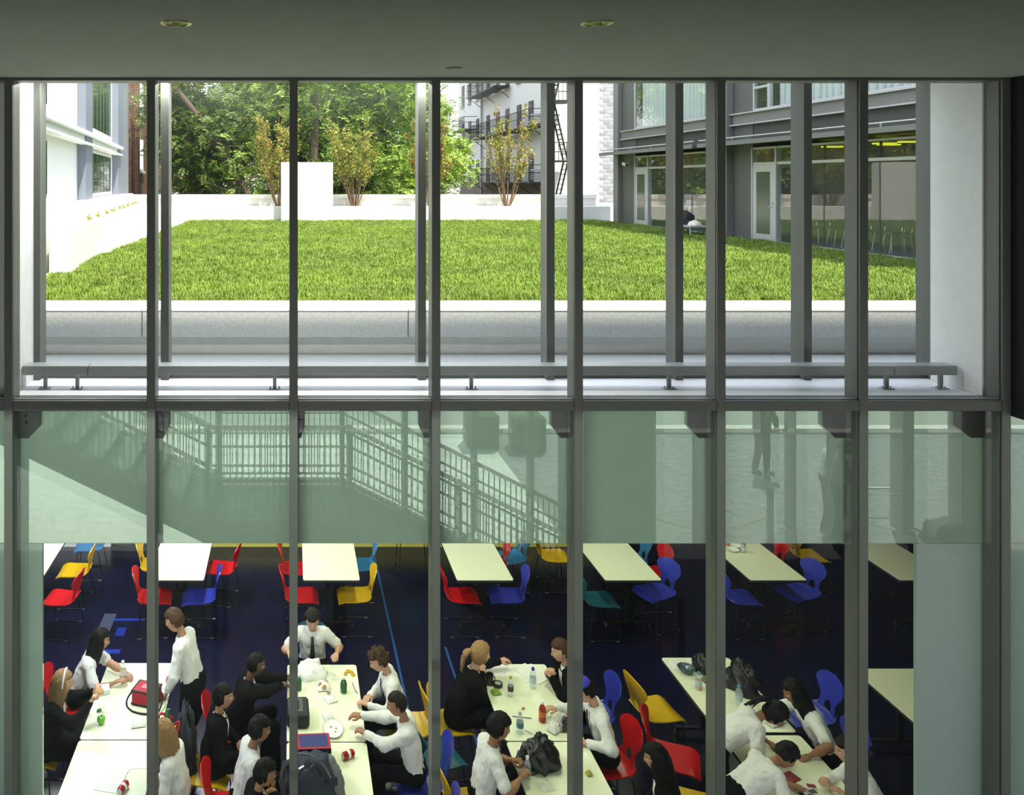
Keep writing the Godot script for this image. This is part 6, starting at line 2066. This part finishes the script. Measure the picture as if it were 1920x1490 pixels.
# ---------- what stands behind and below the camera and shows in the glass
func build_behind() -> void:
	var pz := struct("plaza", "sunlit paved plaza behind the hall")
	slab("asphalt", V(4.6, -0.2, 0.4), V(30, 0.0, 6.2), grain(mat("plaza_grey", 0.3, 0.3, 0.3, 0.9), lin(0.13, 0.14, 0.16), lin(0.3, 0.32, 0.35), 0.02, 0.5, 5, 16), pz, 0.0)
	slab("paving", V(-20, -0.2, 0.4), V(4.6, 0.0, 6.2), grain(mat("plaza_stone", 0.6, 0.6, 0.6, 0.9), lin(0.5, 0.54, 0.53), lin(0.82, 0.86, 0.84), 0.02, 0.5, 5, 14), pz, 0.0)
	slab("kerb", V(-20, -0.2, 6.2), V(30, 0.12, 6.5), M.concrete_pale, pz, 0.01)
	slab("paving", V(-20, -0.2, 6.5), V(30, 0.02, 26.0), mat("road", 0.3, 0.33, 0.31, 0.9), pz, 0.0)
	# stair that climbs along the glass: flight, landing, flight, with picket guards
	var st := thing("steel_stair", "steel stair with picket guards that mirrors in the glass lining", "stair", V(-0.15, 0, -2.7))
	var sm := mat("stair_grey", 0.07, 0.085, 0.075, 0.6)
	var rail := mat("stair_rail", 0.3, 0.32, 0.18, 0.5)
	var xa := -0.84
	var xb := 0.84
	var deck := 1.92
	var sl := 0.5
	part("landing", bm(V(xb - xa, 0.12, 1.4), 0.0), sm, st, V(0, deck - 0.06, 0))
	var nst := 12
	for k in nst:
		part("tread", bm(V(0.33, 0.05, 1.36), 0.004), sm, st, V(xb + 0.16 + 0.32 * k, deck - 0.16 * (k + 1), 0))
	for k in 11:
		part("tread", bm(V(0.33, 0.05, 1.36), 0.004), sm, st, V(xa - 0.16 - 0.32 * k, deck + 0.16 * (k + 1), 0))
	for z in [-0.7, 0.7]:
		# stringers: closed sheets
		part("stringer", Geo.new().extrude(PackedVector2Array([Vector2(xb, deck - 0.24), Vector2(xb + 3.84, -0.0), Vector2(xb + 3.84, 0.12), Vector2(xb, deck + 0.06)]), 0.03, Transform3D(Basis.IDENTITY, V(0, 0, z))).mesh(), sm, st)
		part("stringer", Geo.new().extrude(PackedVector2Array([Vector2(xa, deck - 0.24), Vector2(xa, deck + 0.06), Vector2(xa - 3.5, deck + 1.81), Vector2(xa - 3.5, deck + 1.45)]), 0.03, Transform3D(Basis.IDENTITY, V(0, 0, z))).mesh(), sm, st)
		part("fascia", bm(V(xb - xa, 0.3, 0.03), 0.0), sm, st, V(0, deck - 0.09, z))
		var path := [V(xa - 3.3, deck + 1.65, z), V(xa, deck, z), V(xb, deck, z), V(xb + 3.84, 0.0, z)]
		for h in [0.12, 0.72, 0.95, 1.18]:
			var pts: Array = []
			for q in path:
				pts.append(q + V(0, h, 0))
			part("handrail" if h > 1.1 else "guard_rail", Geo.new().tube(pts, 0.028 if h > 1.1 else 0.016, 6).mesh(), rail if h > 1.1 else sm, st)
		var pick := bm(V(0.014, 1.04, 0.014), 0.0)
		var px := xa - 3.2
		while px < xb + 3.8:
			var y := deck
			if px < xa: y = deck + (xa - px) * sl
			if px > xb: y = deck - (px - xb) * sl
			part("picket", pick, sm, st, V(px, y + 0.64, z))
			px += 0.075
		for x in [xa - 1.8, xa, xb, xb + 1.3, xb + 2.6, xb + 3.84]:
			var y2 := deck
			if x < xa: y2 = deck + (xa - x) * sl
			if x > xb: y2 = deck - (x - xb) * sl
			part("newel_post", bm(V(0.07, 1.25, 0.05), 0.004), sm, st, V(x, y2 + 0.58, z))
		for x in [xa + 0.1, xb - 0.1]:
			part("landing_leg", bm(V(0.08, deck - 0.12, 0.08), 0.004), sm, st, V(x, (deck - 0.12) * 0.5, z * 0.9))
	# soffit under the upper flight
	part("soffit", Geo.new().extrude(PackedVector2Array([Vector2(xa, deck - 0.24), Vector2(xa, deck - 0.2), Vector2(xa - 3.5, deck + 1.5), Vector2(xa - 3.5, deck + 1.45)]), 1.4, Transform3D(Basis.IDENTITY, V(0, 0, -0.7))).mesh(), sm, st)
	# columns and pier along the plaza edge
	var cm := mat("column_sage", 0.2, 0.25, 0.22, 0.6)
	var labs := ["slim round column mirrored behind the stair rail", "slim round column mirrored in the fourth bay", "slim round column mirrored right of fourth bay centre", "pale column mirrored in the sixth bay", "broad column mirrored in the seventh bay", "column mirrored at the far right of glass"]
	var k2 := 0
	for q in [[1.96, 0.06], [3.16, 0.06], [4.14, 0.07], [8.66, 0.09], [10.6, 0.17], [11.6, 0.16]]:
		var c := thing("hall_column", labs[k2], "column", V(q[0], 0, 0.9), 0.0, "columns at the plaza edge")
		part("shaft", Geo.new().lathe([Vector2(q[1], 0.0), Vector2(q[1], 4.15)], 16).mesh(), cm, c)
		part("base_ring", Geo.new().lathe([Vector2(q[1] + 0.03, 0.0), Vector2(q[1] + 0.03, 0.04), Vector2(q[1], 0.05)], 16).mesh(), M.steel, c)
		k2 += 1
	var pier := struct("wall_pier", "pale wall pier behind the camera")
	slab("pier", V(4.75, 0, 0.0), V(5.92, 4.15, 0.3), mat("pier_paint", 0.42, 0.5, 0.44, 0.8), pier)
	var nf := thing("framed_notice", "thin framed notice on the pale pier mirrored in the fifth bay", "notice", V(5.36, 1.4, -0.02))
	for s in [-1, 1]:
		part("frame", bm(V(0.012, 0.32, 0.02), 0.002), mat("frame_grey", 0.12, 0.14, 0.12, 0.5), nf, V(s * 0.14, 0, 0))
		part("frame", bm(V(0.292, 0.012, 0.02), 0.002), M.frame_grey, nf, V(0, s * 0.16, 0))
	part("sheet", bm(V(0.27, 0.31, 0.008), 0.0), mat("notice_sheet", 0.4, 0.48, 0.42, 0.8), nf, V(0, 0, 0.006))
	var sw := thing("wall_switch", "square grey switch plate below the framed notice", "switch", V(5.38, 1.05, -0.01))
	part("plate", bm(V(0.18, 0.22, 0.02), 0.004), mat("plate_grey", 0.25, 0.29, 0.26, 0.6), sw)
	part("button", bm(V(0.08, 0.1, 0.02), 0.004), M.frame_grey, sw, V(0, 0, -0.01))
	# bollard with yellow chain
	var bo := thing("bollard", "pale round-topped bollard mirrored in the sixth bay", "bollard", V(8.1, 0, 0.55))
	part("post", Geo.new().lathe([Vector2(0.055, 0.0), Vector2(0.055, 0.82), Vector2(0.04, 0.86), Vector2(0.0, 0.875)], 14).mesh(), mat("bollard_paint", 0.3, 0.33, 0.27, 0.7), bo)
	part("foot", Geo.new().lathe([Vector2(0.09, 0.0), Vector2(0.09, 0.02), Vector2(0.055, 0.03)], 14).mesh(), M.steel, bo)
	var ch := thing("yellow_chain", "yellow plastic chain hanging low across the plaza edge", "chain", V(6.0, 0, 0.45))
	var link := Geo.new().tube([V(-0.03, 0, 0), V(-0.02, 0.014, 0), V(0.02, 0.014, 0), V(0.03, 0, 0), V(0.02, -0.014, 0), V(-0.02, -0.014, 0), V(-0.03, 0, 0)], 0.005, 5).mesh()
	for i in 38:
		var u := i / 37.0
		part("link", link, mat("chain_yellow", 0.6, 0.5, 0.04, 0.5), ch, V(2.05 * u, 0.42 - 0.22 * sin(u * PI), 0), Basis(V(1, 0, 0), PI / 2 * (i % 2)))
	# tube rack at the right
	var rk := thing("tube_rack", "bent grey tube barrier mirrored in the last bay", "barrier", V(11.0, 0, 1.6))
	part("tube", Geo.new().tube([V(-0.7, 0, 0), V(-0.7, 0.45, 0), V(0.0, 0.45, 0), V(0.06, 0.52, 0), V(0.06, 1.5, 0)], 0.025, 8).mesh(), M.steel, rk)
	part("foot", Geo.new().lathe([Vector2(0.07, 0.0), Vector2(0.07, 0.015), Vector2(0.03, 0.02)], 12).mesh(), M.steel, rk, V(-0.7, 0, 0))
	# planters and low bench by the kerb
	for q in [[4.35, 5.4, "left dark square planter by the plaza kerb"], [5.35, 5.2, "right dark square planter by the plaza kerb"]]:
		var pt := thing("planter_box", q[2], "planter", V(q[0], 0, q[1]), 0.0, "plaza planters")
		part("box", bm(V(0.7, 0.75, 0.6), 0.02), mat("planter_grey", 0.1, 0.11, 0.1, 0.8), pt, V(0, 0.375, 0))
		part("soil", bm(V(0.6, 0.04, 0.5), 0.0), M.soil, pt, V(0, 0.755, 0))
	var dfl := thing("duffel_bag", "dark duffel bag lying at the right plaza edge", "bag", V(11.0, 0, 0.5))
	part("bag_body", lump(0.7, 0.36, 0.45, 0.25, 91), mat("duffel", 0.03, 0.035, 0.03, 0.8), dfl)
	part("strap", Geo.new().tube(bez(V(-0.3, 0.1, 0.1), V(-0.5, 0.2, 0.2), V(-0.6, 0.03, 0.1), 6), 0.02, 6).mesh(), M.rubber, dfl)
	# passers-by on the plaza
	person({"label": "passer-by in pale shirt with blue collar, mirrored in the sixth bay", "at": V(9.3, 0, 0.9), "turn": 20, "sit": false, "s": 0.95, "lean": 4, "hair": "dark", "style": "short", "skin": "olive", "sleeve": "long", "group": "passers-by on the plaza"})
	person({"label": "striding passer-by whose legs are mirrored at the band top", "at": V(9.75, 0, 3.6), "turn": 75, "sit": false, "s": 1.0, "lean": 3, "hair": "brown", "style": "short", "skin": "fair", "top": "blazer", "group": "passers-by on the plaza"})
	person({"label": "person behind the glass of the first grey bay outdoors", "at": V(13.9, LAWN_Y + 0.02, -27.7), "turn": 200, "s": 0.9, "lean": 10, "hair": "brown", "style": "short", "skin": "tan", "group": "person inside the grey building"})
